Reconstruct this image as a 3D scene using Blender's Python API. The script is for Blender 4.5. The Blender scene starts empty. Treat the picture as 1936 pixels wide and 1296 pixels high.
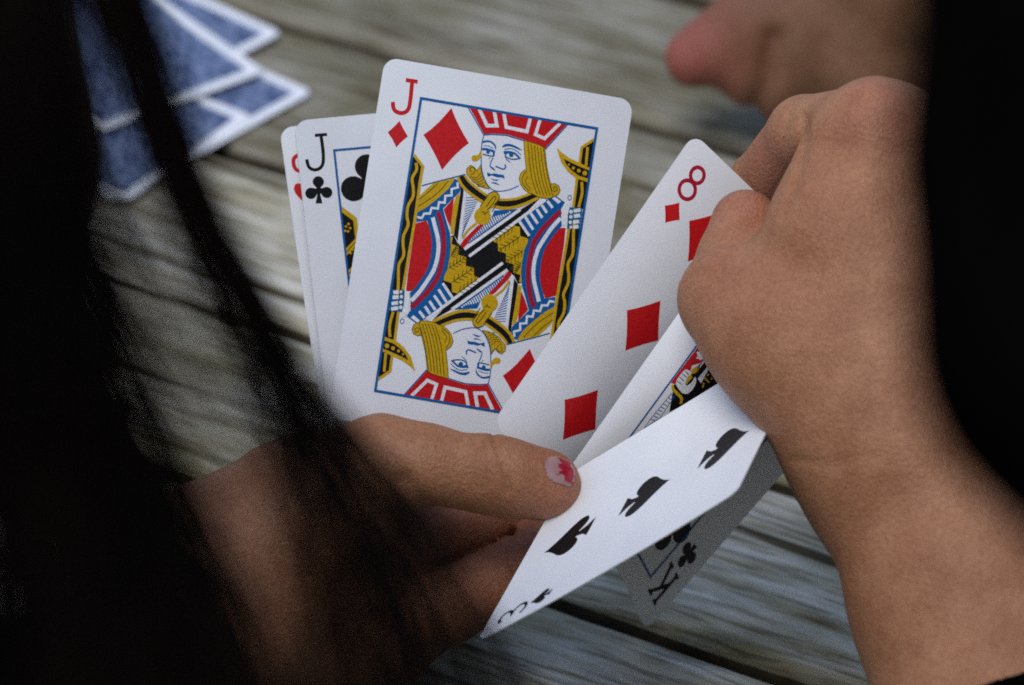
import bpy, bmesh, math, random
import numpy as np
from mathutils import Vector

random.seed(4)
RNG = np.random.default_rng(11)
sc = bpy.context.scene
COL = sc.collection
R = math.radians

# ------------------------------------------------------------------ camera
D = 1200.0                       # focus distance in mm
FRAME_W = 257.7                  # width of the view at that distance, mm
KPX = FRAME_W / 1936.0
PITCH = R(33.0)
DROP = 182.0                     # table surface behind the focus point along the view, mm
Xa = np.array([1.0, 0, 0])
Wa = np.array([0, math.cos(PITCH), -math.sin(PITCH)])
Ua = np.array([0, math.sin(PITCH), math.cos(PITCH)])
FP = np.array([0, 0, DROP * math.sin(PITCH) / 1000.0])     # table top is z = 0

cam = bpy.data.cameras.new('camera')
camo = bpy.data.objects.new('camera', cam)
COL.objects.link(camo)
cam.sensor_width = 36.0
cam.lens = 36.0 * D / FRAME_W
cam.clip_start = 0.02
cam.clip_end = 200.0
camo.location = Vector(FP - Wa * D / 1000.0)
camo.rotation_euler = (math.pi / 2 - PITCH, 0, 0)
cam.dof.use_dof = True
cam.dof.focus_distance = D / 1000.0
cam.dof.aperture_fstop = cam.lens / 14.5
cam.dof.aperture_blades = 0
sc.camera = camo

# ------------------------------------------------------------------ daylight
SUN_EL, SUN_ROT = R(66), R(208)
wd = bpy.data.worlds.new('World')
sc.world = wd
wd.use_nodes = True
wn = wd.node_tree
bg = wn.nodes['Background']
sky = wn.nodes.new('ShaderNodeTexSky')
sky.sky_type = 'NISHITA'
sky.sun_disc = False
sky.sun_elevation = SUN_EL
sky.sun_rotation = SUN_ROT
sky.air_density = 1.0
sky.dust_density = 1.2
sky.ozone_density = 1.0
wn.links.new(sky.outputs['Color'], bg.inputs['Color'])
bg.inputs['Strength'].default_value = 0.13
sl = bpy.data.lights.new('sun', 'SUN')
sl.energy = 1.15
sl.angle = R(32)
sl.color = (1.0, 0.985, 0.96)
so = bpy.data.objects.new('sun', sl)
COL.objects.link(so)
sd = Vector((math.sin(SUN_ROT) * math.cos(SUN_EL), math.cos(SUN_ROT) * math.cos(SUN_EL), math.sin(SUN_EL)))
so.rotation_euler = sd.to_track_quat('Z', 'Y').to_euler()
so.location = sd * 5
sc.view_settings.view_transform = 'Standard'
sc.view_settings.look = 'None'
sc.view_settings.gamma = 1.0
sc.view_settings.exposure = 0.45
sc.cycles.use_denoising = False
sc.cycles.sampling_pattern = 'BLUE_NOISE'
sc.cycles.filter_width = 1.8


# ------------------------------------------------------------------ helpers
def Q(px, py, dz=0.0):
    """a point seen at photo pixel (px, py), dz mm nearer than the focus plane, in view millimetres"""
    s = KPX * (D - dz) / D
    return np.array([(px - 968.0) * s, (648.0 - py) * s, dz])


def to_world(p):
    p = np.asarray(p, dtype=float)
    return FP + (p[..., 0:1] * Xa + p[..., 1:2] * Ua - p[..., 2:3] * Wa) / 1000.0


def to_px(p):
    p = np.asarray(p, dtype=float)
    s = KPX * (D - p[..., 2]) / D
    return np.stack([968.0 + p[..., 0] / s, 648.0 - p[..., 1] / s], -1)


def on_table(px, py):
    """world point of the table top seen at a pixel"""
    o = FP - Wa * D / 1000.0
    r = to_world(Q(px, py, 0)) - o
    return o + r * (-o[2] / r[2])


def empty(name, loc, label=None, cat=None, group=None, kind=None):
    o = bpy.data.objects.new(name, None)
    o.empty_display_size = 0.02
    COL.objects.link(o)
    o.location = Vector(loc)
    tag(o, label, cat, group, kind)
    return o


def tag(o, label=None, cat=None, group=None, kind=None):
    for k, v in (('label', label), ('category', cat), ('group', group), ('kind', kind)):
        if v:
            o[k] = v


def mesh_obj(name, verts, faces, mat, parent=None, smooth=True, mats=None, fmat=None):
    verts = np.asarray(verts, dtype=float)
    off = np.zeros(3)
    if parent is not None:
        q = parent
        while q is not None:
            off = off + np.array(q.location)
            q = q.parent
    me = bpy.data.meshes.new(name)
    me.from_pydata((verts - off).tolist(), [], [list(map(int, f)) for f in faces])
    for m in (mats or [mat]):
        me.materials.append(m)
    if fmat is not None:
        me.polygons.foreach_set('material_index', np.asarray(fmat, dtype=np.int32))
    me.polygons.foreach_set('use_smooth', np.full(len(me.polygons), smooth))
    me.update()
    o = bpy.data.objects.new(name, me)
    COL.objects.link(o)
    if parent is not None:
        o.parent = parent
    return o


# ------------------------------------------------------------------ materials
def new_mat(name):
    m = bpy.data.materials.new(name)
    m.use_nodes = True
    nt = m.node_tree
    return m, nt, nt.nodes['Principled BSDF']


def node(nt, typ, **kw):
    n = nt.nodes.new(typ)
    for k, v in kw.items():
        if k in n.inputs:
            n.inputs[k].default_value = v
        else:
            setattr(n, k, v)
    return n


def ramp(nt, stops):
    n = nt.nodes.new('ShaderNodeValToRGB')
    el = n.color_ramp.elements
    el[0].position, el[0].color = stops[0][0], (*stops[0][1], 1)
    el[1].position, el[1].color = stops[-1][0], (*stops[-1][1], 1)
    for p, c in stops[1:-1]:
        e = el.new(p)
        e.color = (*c, 1)
    return n


def ink(name, col, rough=0.42):
    m, nt, b = new_mat(name)
    tc = node(nt, 'ShaderNodeTexCoord')
    n = node(nt, 'ShaderNodeTexNoise', Scale=1800.0, Detail=2.0)
    nt.links.new(tc.outputs['Object'], n.inputs['Vector'])
    d = tuple(c * 0.82 for c in col)
    l = tuple(min(1, c * 1.12 + 0.002) for c in col)
    r = ramp(nt, [(0.3, d), (0.7, l)])
    nt.links.new(n.outputs['Fac'], r.inputs['Fac'])
    nt.links.new(r.outputs['Color'], b.inputs['Base Color'])
    b.inputs['Roughness'].default_value = rough
    b.inputs['Specular IOR Level'].default_value = 0.25
    return m


INK = {'red': ink('red_ink', (0.56, 0.008, 0.010)), 'crimson': ink('crimson_ink', (0.40, 0.008, 0.028)),
       'blue': ink('blue_ink', (0.004, 0.105, 0.32)), 'teal': ink('teal_ink', (0.004, 0.12, 0.22)),
       'yellow': ink('yellow_ink', (0.60, 0.36, 0.004)), 'black': ink('black_ink', (0.006, 0.005, 0.005)),
       'olive': ink('olive_line_ink', (0.07, 0.06, 0.003)), 'white': ink('unprinted_paper', (0.80, 0.80, 0.80)),
       'pale': ink('pale_blue_ink', (0.30, 0.47, 0.66))}
INKS = list(INK)

m, nt, b = new_mat('card_paper')
tc = node(nt, 'ShaderNodeTexCoord')
n1 = node(nt, 'ShaderNodeTexNoise', Scale=60.0, Detail=4.0)
n2 = node(nt, 'ShaderNodeTexNoise', Scale=1500.0, Detail=3.0)
nt.links.new(tc.outputs['Object'], n1.inputs['Vector'])
nt.links.new(tc.outputs['Object'], n2.inputs['Vector'])
r = ramp(nt, [(0.3, (0.76, 0.765, 0.775)), (0.7, (0.82, 0.82, 0.825))])
nt.links.new(n1.outputs['Fac'], r.inputs['Fac'])
nt.links.new(r.outputs['Color'], b.inputs['Base Color'])
bp = node(nt, 'ShaderNodeBump', Strength=0.12, Distance=0.0002)
nt.links.new(n2.outputs['Fac'], bp.inputs['Height'])
nt.links.new(bp.outputs['Normal'], b.inputs['Normal'])
b.inputs['Roughness'].default_value = 0.5
b.inputs['Specular IOR Level'].default_value = 0.3
PAPER = m

m, nt, b = new_mat('card_edge_paper')
tc = node(nt, 'ShaderNodeTexCoord')
n1 = node(nt, 'ShaderNodeTexNoise', Scale=300.0)
nt.links.new(tc.outputs['Object'], n1.inputs['Vector'])
r = ramp(nt, [(0.3, (0.45, 0.45, 0.44)), (0.7, (0.62, 0.62, 0.6))])
nt.links.new(n1.outputs['Fac'], r.inputs['Fac'])
nt.links.new(r.outputs['Color'], b.inputs['Base Color'])
b.inputs['Roughness'].default_value = 0.8
EDGE = m

m, nt, b = new_mat('blue_back_print')
tc = node(nt, 'ShaderNodeTexCoord')
v = node(nt, 'ShaderNodeTexVoronoi', Scale=420.0)
w = node(nt, 'ShaderNodeTexNoise', Scale=170.0, Detail=2.0)
nt.links.new(tc.outputs['Object'], v.inputs['Vector'])
nt.links.new(tc.outputs['Object'], w.inputs['Vector'])
mx = node(nt, 'ShaderNodeMath', operation='MULTIPLY')
nt.links.new(v.outputs['Distance'], mx.inputs[0])
nt.links.new(w.outputs['Fac'], mx.inputs[1])
r = ramp(nt, [(0.12, (0.016, 0.035, 0.11)), (0.36, (0.17, 0.215, 0.34))])
nt.links.new(mx.outputs[0], r.inputs['Fac'])
nt.links.new(r.outputs['Color'], b.inputs['Base Color'])
b.inputs['Roughness'].default_value = 0.45
BACK = m


def skin_mat(name, base, red, sc_=1.0):
    m, nt, b = new_mat(name)
    tc = node(nt, 'ShaderNodeTexCoord')
    n1 = node(nt, 'ShaderNodeTexNoise', Scale=70.0, Detail=5.0, Roughness=0.6)
    n2 = node(nt, 'ShaderNodeTexNoise', Scale=900.0, Detail=3.0)
    v = node(nt, 'ShaderNodeTexVoronoi', Scale=900.0, feature='DISTANCE_TO_EDGE')
    for q in (n1, n2, v):
        nt.links.new(tc.outputs['Object'], q.inputs['Vector'])
    d = tuple(c * f for c, f in zip(base, (0.82, 0.72, 0.66)))
    l = tuple(c * f for c, f in zip(base, (1.10, 1.14, 1.20)))
    r = ramp(nt, [(0.32, d), (0.68, l)])
    nt.links.new(n1.outputs['Fac'], r.inputs['Fac'])
    at = node(nt, 'ShaderNodeAttribute', attribute_name='redness')
    mix = node(nt, 'ShaderNodeMixRGB')
    mix.inputs['Color2'].default_value = (*red, 1)
    nt.links.new(at.outputs['Fac'], mix.inputs['Fac'])
    nt.links.new(r.outputs['Color'], mix.inputs['Color1'])
    mo = node(nt, 'ShaderNodeMixRGB', blend_type='MULTIPLY')
    mo.inputs['Fac'].default_value = 0.6
    nt.links.new(mix.outputs['Color'], mo.inputs['Color1'])
    r2 = ramp(nt, [(0.35, (0.72, 0.66, 0.62)), (0.62, (1, 1, 1))])
    nt.links.new(n2.outputs['Fac'], r2.inputs['Fac'])
    nt.links.new(r2.outputs['Color'], mo.inputs['Color2'])
    nt.links.new(mo.outputs['Color'], b.inputs['Base Color'])
    bp = node(nt, 'ShaderNodeBump', Strength=0.55, Distance=0.0005)
    ad = node(nt, 'ShaderNodeMath', operation='ADD')
    nt.links.new(n2.outputs['Fac'], ad.inputs[0])
    nt.links.new(v.outputs['Distance'], ad.inputs[1])
    nt.links.new(ad.outputs[0], bp.inputs['Height'])
    nt.links.new(bp.outputs['Normal'], b.inputs['Normal'])
    b.inputs['Roughness'].default_value = 0.52
    b.inputs['Specular IOR Level'].default_value = 0.35
    b.inputs['Subsurface Weight'].default_value = 0.12
    b.inputs['Subsurface Radius'].default_value = (0.004, 0.0016, 0.0008)
    b.inputs['Subsurface Scale'].default_value = 0.6
    return m


SKIN = skin_mat('skin', (0.40, 0.178, 0.082), (0.42, 0.12, 0.10))
SKIN_FAR = skin_mat('tanned_skin', (0.215, 0.102, 0.048), (0.36, 0.085, 0.07))


def cloth_mat(name, col):
    m, nt, b = new_mat(name)
    tc = node(nt, 'ShaderNodeTexCoord')
    n1 = node(nt, 'ShaderNodeTexNoise', Scale=60.0, Detail=4.0)
    n2 = node(nt, 'ShaderNodeTexWave', Scale=500.0, Distortion=2.0)
    nt.links.new(tc.outputs['Object'], n1.inputs['Vector'])
    nt.links.new(tc.outputs['Object'], n2.inputs['Vector'])
    r = ramp(nt, [(0.3, tuple(c * 0.7 for c in col)), (0.7, tuple(c * 1.3 for c in col))])
    nt.links.new(n1.outputs['Fac'], r.inputs['Fac'])
    nt.links.new(r.outputs['Color'], b.inputs['Base Color'])
    bp = node(nt, 'ShaderNodeBump', Strength=0.3, Distance=0.0005)
    nt.links.new(n2.outputs['Fac'], bp.inputs['Height'])
    nt.links.new(bp.outputs['Normal'], b.inputs['Normal'])
    b.inputs['Roughness'].default_value = 0.95
    b.inputs['Specular IOR Level'].default_value = 0.0
    return m


BLACK_CLOTH = cloth_mat('black_cloth', (0.0022, 0.0018, 0.0017))

m, nt, b = new_mat('dark_hair')
tc = node(nt, 'ShaderNodeTexCoord')
n1 = node(nt, 'ShaderNodeTexNoise', Scale=40.0)
nt.links.new(tc.outputs['Object'], n1.inputs['Vector'])
r = ramp(nt, [(0.3, (0.003, 0.0018, 0.0015)), (0.7, (0.012, 0.0055, 0.004))])
nt.links.new(n1.outputs['Fac'], r.inputs['Fac'])
nt.links.new(r.outputs['Color'], b.inputs['Base Color'])
b.inputs['Roughness'].default_value = 0.5
b.inputs['Specular IOR Level'].default_value = 0.12
HAIR = m

m, nt, b = new_mat('weathered_wood')
tc = node(nt, 'ShaderNodeTexCoord')
oi = node(nt, 'ShaderNodeObjectInfo')
mp = node(nt, 'ShaderNodeMapping')
mp.inputs['Scale'].default_value = (16.0, 210.0, 210.0)
sep = node(nt, 'ShaderNodeCombineXYZ')
mm = node(nt, 'ShaderNodeMath', operation='MULTIPLY')
mm.inputs[1].default_value = 37.0
nt.links.new(oi.outputs['Random'], mm.inputs[0])
nt.links.new(mm.outputs[0], sep.inputs['X'])
nt.links.new(mm.outputs[0], sep.inputs['Y'])
va = node(nt, 'ShaderNodeVectorMath', operation='ADD')
nt.links.new(tc.outputs['Object'], va.inputs[0])
nt.links.new(sep.outputs[0], va.inputs[1])
# knots and wavering grain: the lookup is bent before it is stretched
nb = node(nt, 'ShaderNodeTexNoise', Scale=11.0, Detail=2.0)
nt.links.new(va.outputs[0], nb.inputs['Vector'])
vs = node(nt, 'ShaderNodeVectorMath', operation='SCALE')
vs.inputs['Scale'].default_value = 0.007
nt.links.new(nb.outputs['Color'], vs.inputs[0])
vb = node(nt, 'ShaderNodeVectorMath', operation='ADD')
nt.links.new(va.outputs[0], vb.inputs[0])
nt.links.new(vs.outputs[0], vb.inputs[1])
nt.links.new(vb.outputs[0], mp.inputs['Vector'])
g1 = node(nt, 'ShaderNodeTexNoise', Scale=1.0, Detail=6.0, Roughness=0.65)
nt.links.new(mp.outputs[0], g1.inputs['Vector'])
mp2 = node(nt, 'ShaderNodeMapping')
mp2.inputs['Scale'].default_value = (34.0, 520.0, 520.0)
nt.links.new(vb.outputs[0], mp2.inputs['Vector'])
g2 = node(nt, 'ShaderNodeTexNoise', Scale=1.0, Detail=4.0, Roughness=0.6)
nt.links.new(mp2.outputs[0], g2.inputs['Vector'])
g3 = node(nt, 'ShaderNodeTexNoise', Scale=16.0, Detail=3.0)
nt.links.new(va.outputs[0], g3.inputs['Vector'])
r1 = ramp(nt, [(0.28, (0.12, 0.095, 0.052)), (0.42, (0.255, 0.23, 0.165)), (0.54, (0.335, 0.315, 0.262)), (0.70, (0.45, 0.435, 0.395))])
nt.links.new(g1.outputs['Fac'], r1.inputs['Fac'])
r2 = ramp(nt, [(0.36, (0.34, 0.31, 0.24)), (0.50, (1, 1, 1))])
nt.links.new(g2.outputs['Fac'], r2.inputs['Fac'])
r3 = ramp(nt, [(0.36, (0.50, 0.46, 0.31)), (0.62, (1, 1, 1))])
nt.links.new(g3.outputs['Fac'], r3.inputs['Fac'])
mu = node(nt, 'ShaderNodeMixRGB', blend_type='MULTIPLY')
mu.inputs['Fac'].default_value = 0.75
nt.links.new(r1.outputs['Color'], mu.inputs['Color1'])
nt.links.new(r2.outputs['Color'], mu.inputs['Color2'])
mu2 = node(nt, 'ShaderNodeMixRGB', blend_type='MULTIPLY')
mu2.inputs['Fac'].default_value = 0.9
nt.links.new(mu.outputs['Color'], mu2.inputs['Color1'])
nt.links.new(r3.outputs['Color'], mu2.inputs['Color2'])
mp3 = node(nt, 'ShaderNodeMapping')
mp3.inputs['Scale'].default_value = (4.0, 130.0, 130.0)
nt.links.new(vb.outputs[0], mp3.inputs['Vector'])
g4 = node(nt, 'ShaderNodeTexNoise', Scale=1.0, Detail=3.0, Roughness=0.5)
nt.links.new(mp3.outputs[0], g4.inputs['Vector'])
r4 = ramp(nt, [(0.30, (0.16, 0.13, 0.08)), (0.37, (1, 1, 1))])
nt.links.new(g4.outputs['Fac'], r4.inputs['Fac'])
mu3 = node(nt, 'ShaderNodeMixRGB', blend_type='MULTIPLY')
mu3.inputs['Fac'].default_value = 1.0
nt.links.new(mu2.outputs['Color'], mu3.inputs['Color1'])
nt.links.new(r4.outputs['Color'], mu3.inputs['Color2'])
pal = node(nt, 'ShaderNodeAttribute', attribute_name='painted_light', attribute_type='OBJECT')
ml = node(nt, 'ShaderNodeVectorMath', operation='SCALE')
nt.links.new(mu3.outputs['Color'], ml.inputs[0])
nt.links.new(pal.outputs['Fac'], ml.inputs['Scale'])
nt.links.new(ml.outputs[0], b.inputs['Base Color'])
ad = node(nt, 'ShaderNodeMath', operation='ADD')
nt.links.new(g1.outputs['Fac'], ad.inputs[0])
nt.links.new(g2.outputs['Fac'], ad.inputs[1])
bp = node(nt, 'ShaderNodeBump', Strength=0.6, Distance=0.0012)
nt.links.new(ad.outputs[0], bp.inputs['Height'])
nt.links.new(bp.outputs['Normal'], b.inputs['Normal'])
b.inputs['Roughness'].default_value = 0.85
b.inputs['Specular IOR Level'].default_value = 0.2
WOOD = m

m, nt, b = new_mat('joint_dirt')
tc = node(nt, 'ShaderNodeTexCoord')
n1 = node(nt, 'ShaderNodeTexNoise', Scale=90.0, Detail=4.0)
nt.links.new(tc.outputs['Object'], n1.inputs['Vector'])
r = ramp(nt, [(0.3, (0.022, 0.015, 0.006)), (0.7, (0.075, 0.055, 0.022))])
nt.links.new(n1.outputs['Fac'], r.inputs['Fac'])
nt.links.new(r.outputs['Color'], b.inputs['Base Color'])
b.inputs['Roughness'].default_value = 0.95
JOINT = m

m, nt, b = new_mat('ground_earth')
tc = node(nt, 'ShaderNodeTexCoord')
n1 = node(nt, 'ShaderNodeTexNoise', Scale=9.0, Detail=8.0)
nt.links.new(tc.outputs['Object'], n1.inputs['Vector'])
r = ramp(nt, [(0.3, (0.018, 0.024, 0.010)), (0.7, (0.055, 0.06, 0.03))])
nt.links.new(n1.outputs['Fac'], r.inputs['Fac'])
nt.links.new(r.outputs['Color'], b.inputs['Base Color'])
b.inputs['Roughness'].default_value = 0.95
GROUND = m

m, nt, b = new_mat('fingernail')
tc = node(nt, 'ShaderNodeTexCoord')
n1 = node(nt, 'ShaderNodeTexNoise', Scale=300.0)
nt.links.new(tc.outputs['Object'], n1.inputs['Vector'])
r = ramp(nt, [(0.3, (0.33, 0.18, 0.165)), (0.7, (0.40, 0.235, 0.22))])
nt.links.new(n1.outputs['Fac'], r.inputs['Fac'])
nt.links.new(r.outputs['Color'], b.inputs['Base Color'])
b.inputs['Roughness'].default_value = 0.35
NAIL = m
m, nt, b = new_mat('red_nail_polish')
tc = node(nt, 'ShaderNodeTexCoord')
n1 = node(nt, 'ShaderNodeTexNoise', Scale=700.0)
nt.links.new(tc.outputs['Object'], n1.inputs['Vector'])
r = ramp(nt, [(0.3, (0.30, 0.002, 0.016)), (0.7, (0.40, 0.006, 0.028))])
nt.links.new(n1.outputs['Fac'], r.inputs['Fac'])
nt.links.new(r.outputs['Color'], b.inputs['Base Color'])
b.inputs['Roughness'].default_value = 0.3
POLISH = m

# ------------------------------------------------------------------ the table and the ground
a0, a1 = on_table(310, 545), on_table(1476, 911)
gdir = (a1 - a0)[:2] / np.linalg.norm((a1 - a0)[:2])          # along the boards
gper = np.array([-gdir[1], gdir[0]])                          # across them
if gper[1] < 0:
    gper = -gper
base = float(np.dot(a0[:2], gper))
low = float(np.dot(on_table(1300, 1211)[:2], gper))
PITCHB = abs(base - low)
ang = math.atan2(gdir[1], gdir[0])

gv = np.array([[-40, -40, -0.76], [40, -40, -0.76], [40, 40, -0.76], [-40, 40, -0.76]])
g = mesh_obj('ground', gv, [[0, 1, 2, 3]], GROUND)
tag(g, kind='structure')

tcx = gper * (base + 2.0 * PITCHB) + gdir * float(np.dot((a0[:2] + a1[:2]) / 2, gdir))
table = empty('wooden_table', (tcx[0], tcx[1], -0.032), 'weathered grey wooden table of wide planks under the hands and cards', 'table')


def smooth_noise(n, step, rng):
    k = max(2, int(n / step) + 3)
    v = rng.normal(0, 1, k)
    x = np.linspace(0, k - 1.001, n)
    i = x.astype(int)
    f = x - i
    f = f * f * (3 - 2 * f)
    return v[i] * (1 - f) + v[i + 1] * f


def plank(centre_off, width, length, rng, pale):
    nl, nw = 340, 18
    ls = np.linspace(-length / 2, length / 2, nl)
    ws = np.linspace(-1, 1, nw)
    ws = np.sign(ws) * np.abs(ws) ** 0.8 * width / 2
    e0 = smooth_noise(nl, 14, rng) * 0.0007
    e1 = smooth_noise(nl, 14, rng) * 0.0007
    z = np.zeros((nl, nw))
    for j in range(nw):
        z[:, j] = smooth_noise(nl, 9, rng) * 0.00025 + rng.normal(0, 0.00022)
    z += smooth_noise(nl, 80, rng)[:, None] * 0.0005
    edge = np.minimum(1, (width / 2 - np.abs(ws)) / 0.0035)
    z -= (1 - edge[None, :]) ** 2 * 0.0030
    top, bot = [], []
    for i in range(nl):
        for j in range(nw):
            q = ws[j] + (e0[i] if j == 0 else e1[i] if j == nw - 1 else 0)
            top.append((ls[i], q, z[i, j] - 0.0008))
            bot.append((ls[i], q, -0.032))
    V = np.array(top + bot)
    N = nl * nw
    F = []
    for i in range(nl - 1):
        for j in range(nw - 1):
            a = i * nw + j
            F.append((a, a + nw, a + nw + 1, a + 1))
        for j in (0, nw - 1):
            a = i * nw + j
            F.append((a, N + a, N + a + nw, a + nw) if j == 0 else (a, a + nw, N + a + nw, N + a))
    for i in (0, nl - 1):
        for j in range(nw - 1):
            a = i * nw + j
            F.append((a, a + 1, N + a + 1, N + a) if i == 0 else (a, N + a, N + a + 1, a + 1))
    F.append((N, N + nw - 1, N + N - 1, N + N - nw))
    me = bpy.data.meshes.new('plank')
    me.from_pydata(V.tolist(), [], F)
    me.materials.append(WOOD)
    me.materials.append(JOINT)
    me.polygons.foreach_set('material_index', np.array([0 if max(f) < N else 1 for f in F], dtype=np.int32))
    me.polygons.foreach_set('use_smooth', np.full(len(me.polygons), True))
    o = bpy.data.objects.new('plank', me)
    COL.objects.link(o)
    o.parent = table
    p = gper * centre_off - tcx + gdir * (float(np.dot((a0[:2] + a1[:2]) / 2, gdir)) + rng.normal(0, 0.004))
    o.location = (p[0], p[1], 0.032 + rng.normal(0, 0.0006))
    o['painted_light'] = pale  # colour multiplier, carries the light painted into the board
    o.rotation_euler = (rng.normal(0, 0.003), 0, ang)
    return o


prng = np.random.default_rng(5)
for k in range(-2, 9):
    plank(base + (k + 0.5) * PITCHB, PITCHB - 0.0044, 1.5, prng, 2.0 if k < 0 else 1.7 if k == 0 else 0.95)  # nearest boards painted paler to stand in for light that misses them


# ------------------------------------------------------------------ signed-distance flesh
def cone_d(P, a, b, ra, rb):
    ab = b - a
    L2 = float(ab @ ab) + 1e-9
    t = np.clip(((P - a) @ ab) / L2, 0, 1)
    q = P - a - t[..., None] * ab
    return np.sqrt((q * q).sum(-1)) - (ra + t * (rb - ra))


def smin(a, b, k):
    h = np.clip(0.5 + 0.5 * (b - a) / k, 0, 1)
    return b * (1 - h) + a * h - k * h * (1 - h)


class Flesh:
    """round cones blended into one surface, with creases pressed into its front"""

    def __init__(self):
        self.c, self.g = [], []

    def chain(self, pts, k=5.0):
        for (p, q) in zip(pts[:-1], pts[1:]):
            self.c.append((Q(*p[:3]).astype(np.float32), Q(*q[:3]).astype(np.float32), float(p[3]), float(q[3]), k))

    def crease(self, pts, w, depth, zmin=-1e9, zmax=1e9):
        self.g.append(([Q(*p[:3]) for p in pts], w, depth, zmin, zmax))

    def d(self, P):
        P = np.asarray(P, dtype=np.float32)
        out = None
        for a, b, ra, rb, k in self.c:
            v = cone_d(P, a, b, ra, rb)
            out = v if out is None else smin(out, v, k)
        for pts, w, dep, z0, z1 in self.g:
            P2 = P[..., :2]
            dm = None
            for a, b in zip(pts[:-1], pts[1:]):
                v = cone_d(P2, a[:2].astype(np.float32), b[:2].astype(np.float32), 0, 0)
                dm = v if dm is None else np.minimum(dm, v)
            add = dep * np.exp(-(dm / w) ** 2)
            out = out + np.where((P[..., 2] > z0) & (P[..., 2] < z1), add, 0)
        return out

    def bounds(self):
        lo, hi = np.full(3, 1e9), np.full(3, -1e9)
        for a, b, ra, rb, k in self.c:
            lo = np.minimum(lo, np.minimum(a - ra, b - rb))
            hi = np.maximum(hi, np.maximum(a + ra, b + rb))
        return lo - 12, hi + 12

    def mesh(self, step, refine=3):
        lo, hi = self.bounds()
        n = np.ceil((hi - lo) / step).astype(int) + 1
        ax = [lo[i] + step * np.arange(n[i]) for i in range(3)]
        Dv = np.empty(n, dtype=np.float32)
        for i0 in range(0, n[0], 24):
            xs = ax[0][i0:i0 + 24]
            G = np.stack(np.meshgrid(xs, ax[1], ax[2], indexing='ij'), -1)
            Dv[i0:i0 + 24] = self.d(G)
        ins = Dv < 0
        cells = np.zeros(n - 1, dtype=np.int8)
        for dx in (0, 1):
            for dy in (0, 1):
                for dz in (0, 1):
                    cells += ins[dx:n[0] - 1 + dx, dy:n[1] - 1 + dy, dz:n[2] - 1 + dz]
        act = (cells > 0) & (cells < 8)
        idx = -np.ones(n - 1, dtype=np.int64)
        ci = np.argwhere(act)
        idx[act] = np.arange(len(ci))
        V = lo + (ci + 0.5) * step
        for _ in range(refine):
            V = self.project(V, step * 0.9)
        F = []
        for axis in range(3):
            o1, o2 = [(1, 2), (2, 0), (0, 1)][axis]
            sl0 = [slice(None)] * 3
            sl1 = [slice(None)] * 3
            sl0[axis] = slice(0, n[axis] - 1)
            sl1[axis] = slice(1, n[axis])
            A, B = ins[tuple(sl0)], ins[tuple(sl1)]
            for flip, M in ((False, A & ~B), (True, ~A & B)):
                e = np.argwhere(M)
                e = e[(e[:, o1] > 0) & (e[:, o2] > 0) & (e[:, o1] < n[o1] - 1) & (e[:, o2] < n[o2] - 1)]
                if not len(e):
                    continue
                def at(d1, d2):
                    c = e.copy()
                    c[:, o1] += d1
                    c[:, o2] += d2
                    return idx[c[:, 0], c[:, 1], c[:, 2]]
                q = np.stack([at(-1, -1), at(0, -1), at(0, 0), at(-1, 0)], -1)
                F.append(q[:, ::-1] if flip else q)
        F = np.concatenate(F)
        F = F[(F >= 0).all(1)]
        return V, F

    def grad(self, P, h=0.3):
        g = np.stack([self.d(P + np.array(e) * h) - self.d(P - np.array(e) * h) for e in ((1, 0, 0), (0, 1, 0), (0, 0, 1))], -1) / (2 * h)
        return g / (np.linalg.norm(g, axis=-1, keepdims=True) + 1e-9)

    def project(self, P, clamp=None):
        d = self.d(P)
        if clamp:
            d = np.clip(d, -clamp, clamp)
        return P - self.grad(P) * d[..., None]

    def front(self, px, py, z0=90.0):
        """front surface point seen at a pixel"""
        z = z0
        for _ in range(60):
            p = Q(px, py, z)
            d = float(self.d(p[None])[0])
            if d < 0.03:
                break
            z -= max(0.05, d * 0.8)
        return Q(px, py, z)


def flesh_parts(parts):
    Vs, Fs, o = [], [], 0
    for V, F in parts:
        Vs.append(V)
        Fs.append(F + o)
        o += len(V)
    return np.concatenate(Vs), np.concatenate(Fs)


def redness(o, V, spots):
    """reddened skin at knuckles and fingertips"""
    val = np.zeros(len(V))
    for (px, py, dz, rad, amt) in spots:
        c = Q(px, py, dz)
        val = np.maximum(val, amt * np.exp(-(((V - c) ** 2).sum(-1)) / (rad * rad)))
    a = o.data.attributes.new('redness', 'FLOAT', 'POINT')
    a.data.foreach_set('value', val.astype(np.float32))


# ------------------------------------------------------------------ the player's arms
rh = Flesh()          # right hand and forearm
rh.chain([(2100, 1830, 96, 40), (1935, 1400, 66, 33), (1832, 1120, 52, 28), (1722, 860, 42, 23)], 8)
rh.chain([(1722, 860, 42, 23), (1625, 660, 36, 20.5), (1592, 460, 33, 17), (1612, 290, 30, 13.5)], 12)
rh.chain([(1722, 860, 40, 23), (1740, 560, 30, 21), (1740, 300, 26, 14)], 16)
rh.chain([(1720, 840, 34, 22), (1850, 560, 22, 18), (1850, 340, 18, 13)], 16)
rh.chain([(1612, 760, 38, 19), (1475, 640, 32, 16), (1375, 565, 26, 12.0)], 12)                 # thumb root
rh.chain([(1375, 562, 25, 11.6), (1390, 492, 20, 9.2), (1409, 424, 15, 8.6)], 2.5)                   # thumb
rh.chain([(1520, 560, 26, 13), (1505, 490, 16, 8)], 8)                                            # web
rh.chain([(1655, 246, 31, 11.5), (1524, 254, 6, 9.6)], 4)                                         # index
rh.chain([(1524, 254, 5, 9.6), (1440, 350, -14, 8.4), (1400, 440, -19, 7.2)], 2)
rh.chain([(1655, 232, 33, 10.0), (1690, 240, 30, 10.0)], 6)
rh.chain([(1740, 290, 24, 11.5), (1650, 345, -8, 9.6), (1560, 450, -26, 8.2), (1530, 540, -30, 7.4)], 3)
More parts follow.
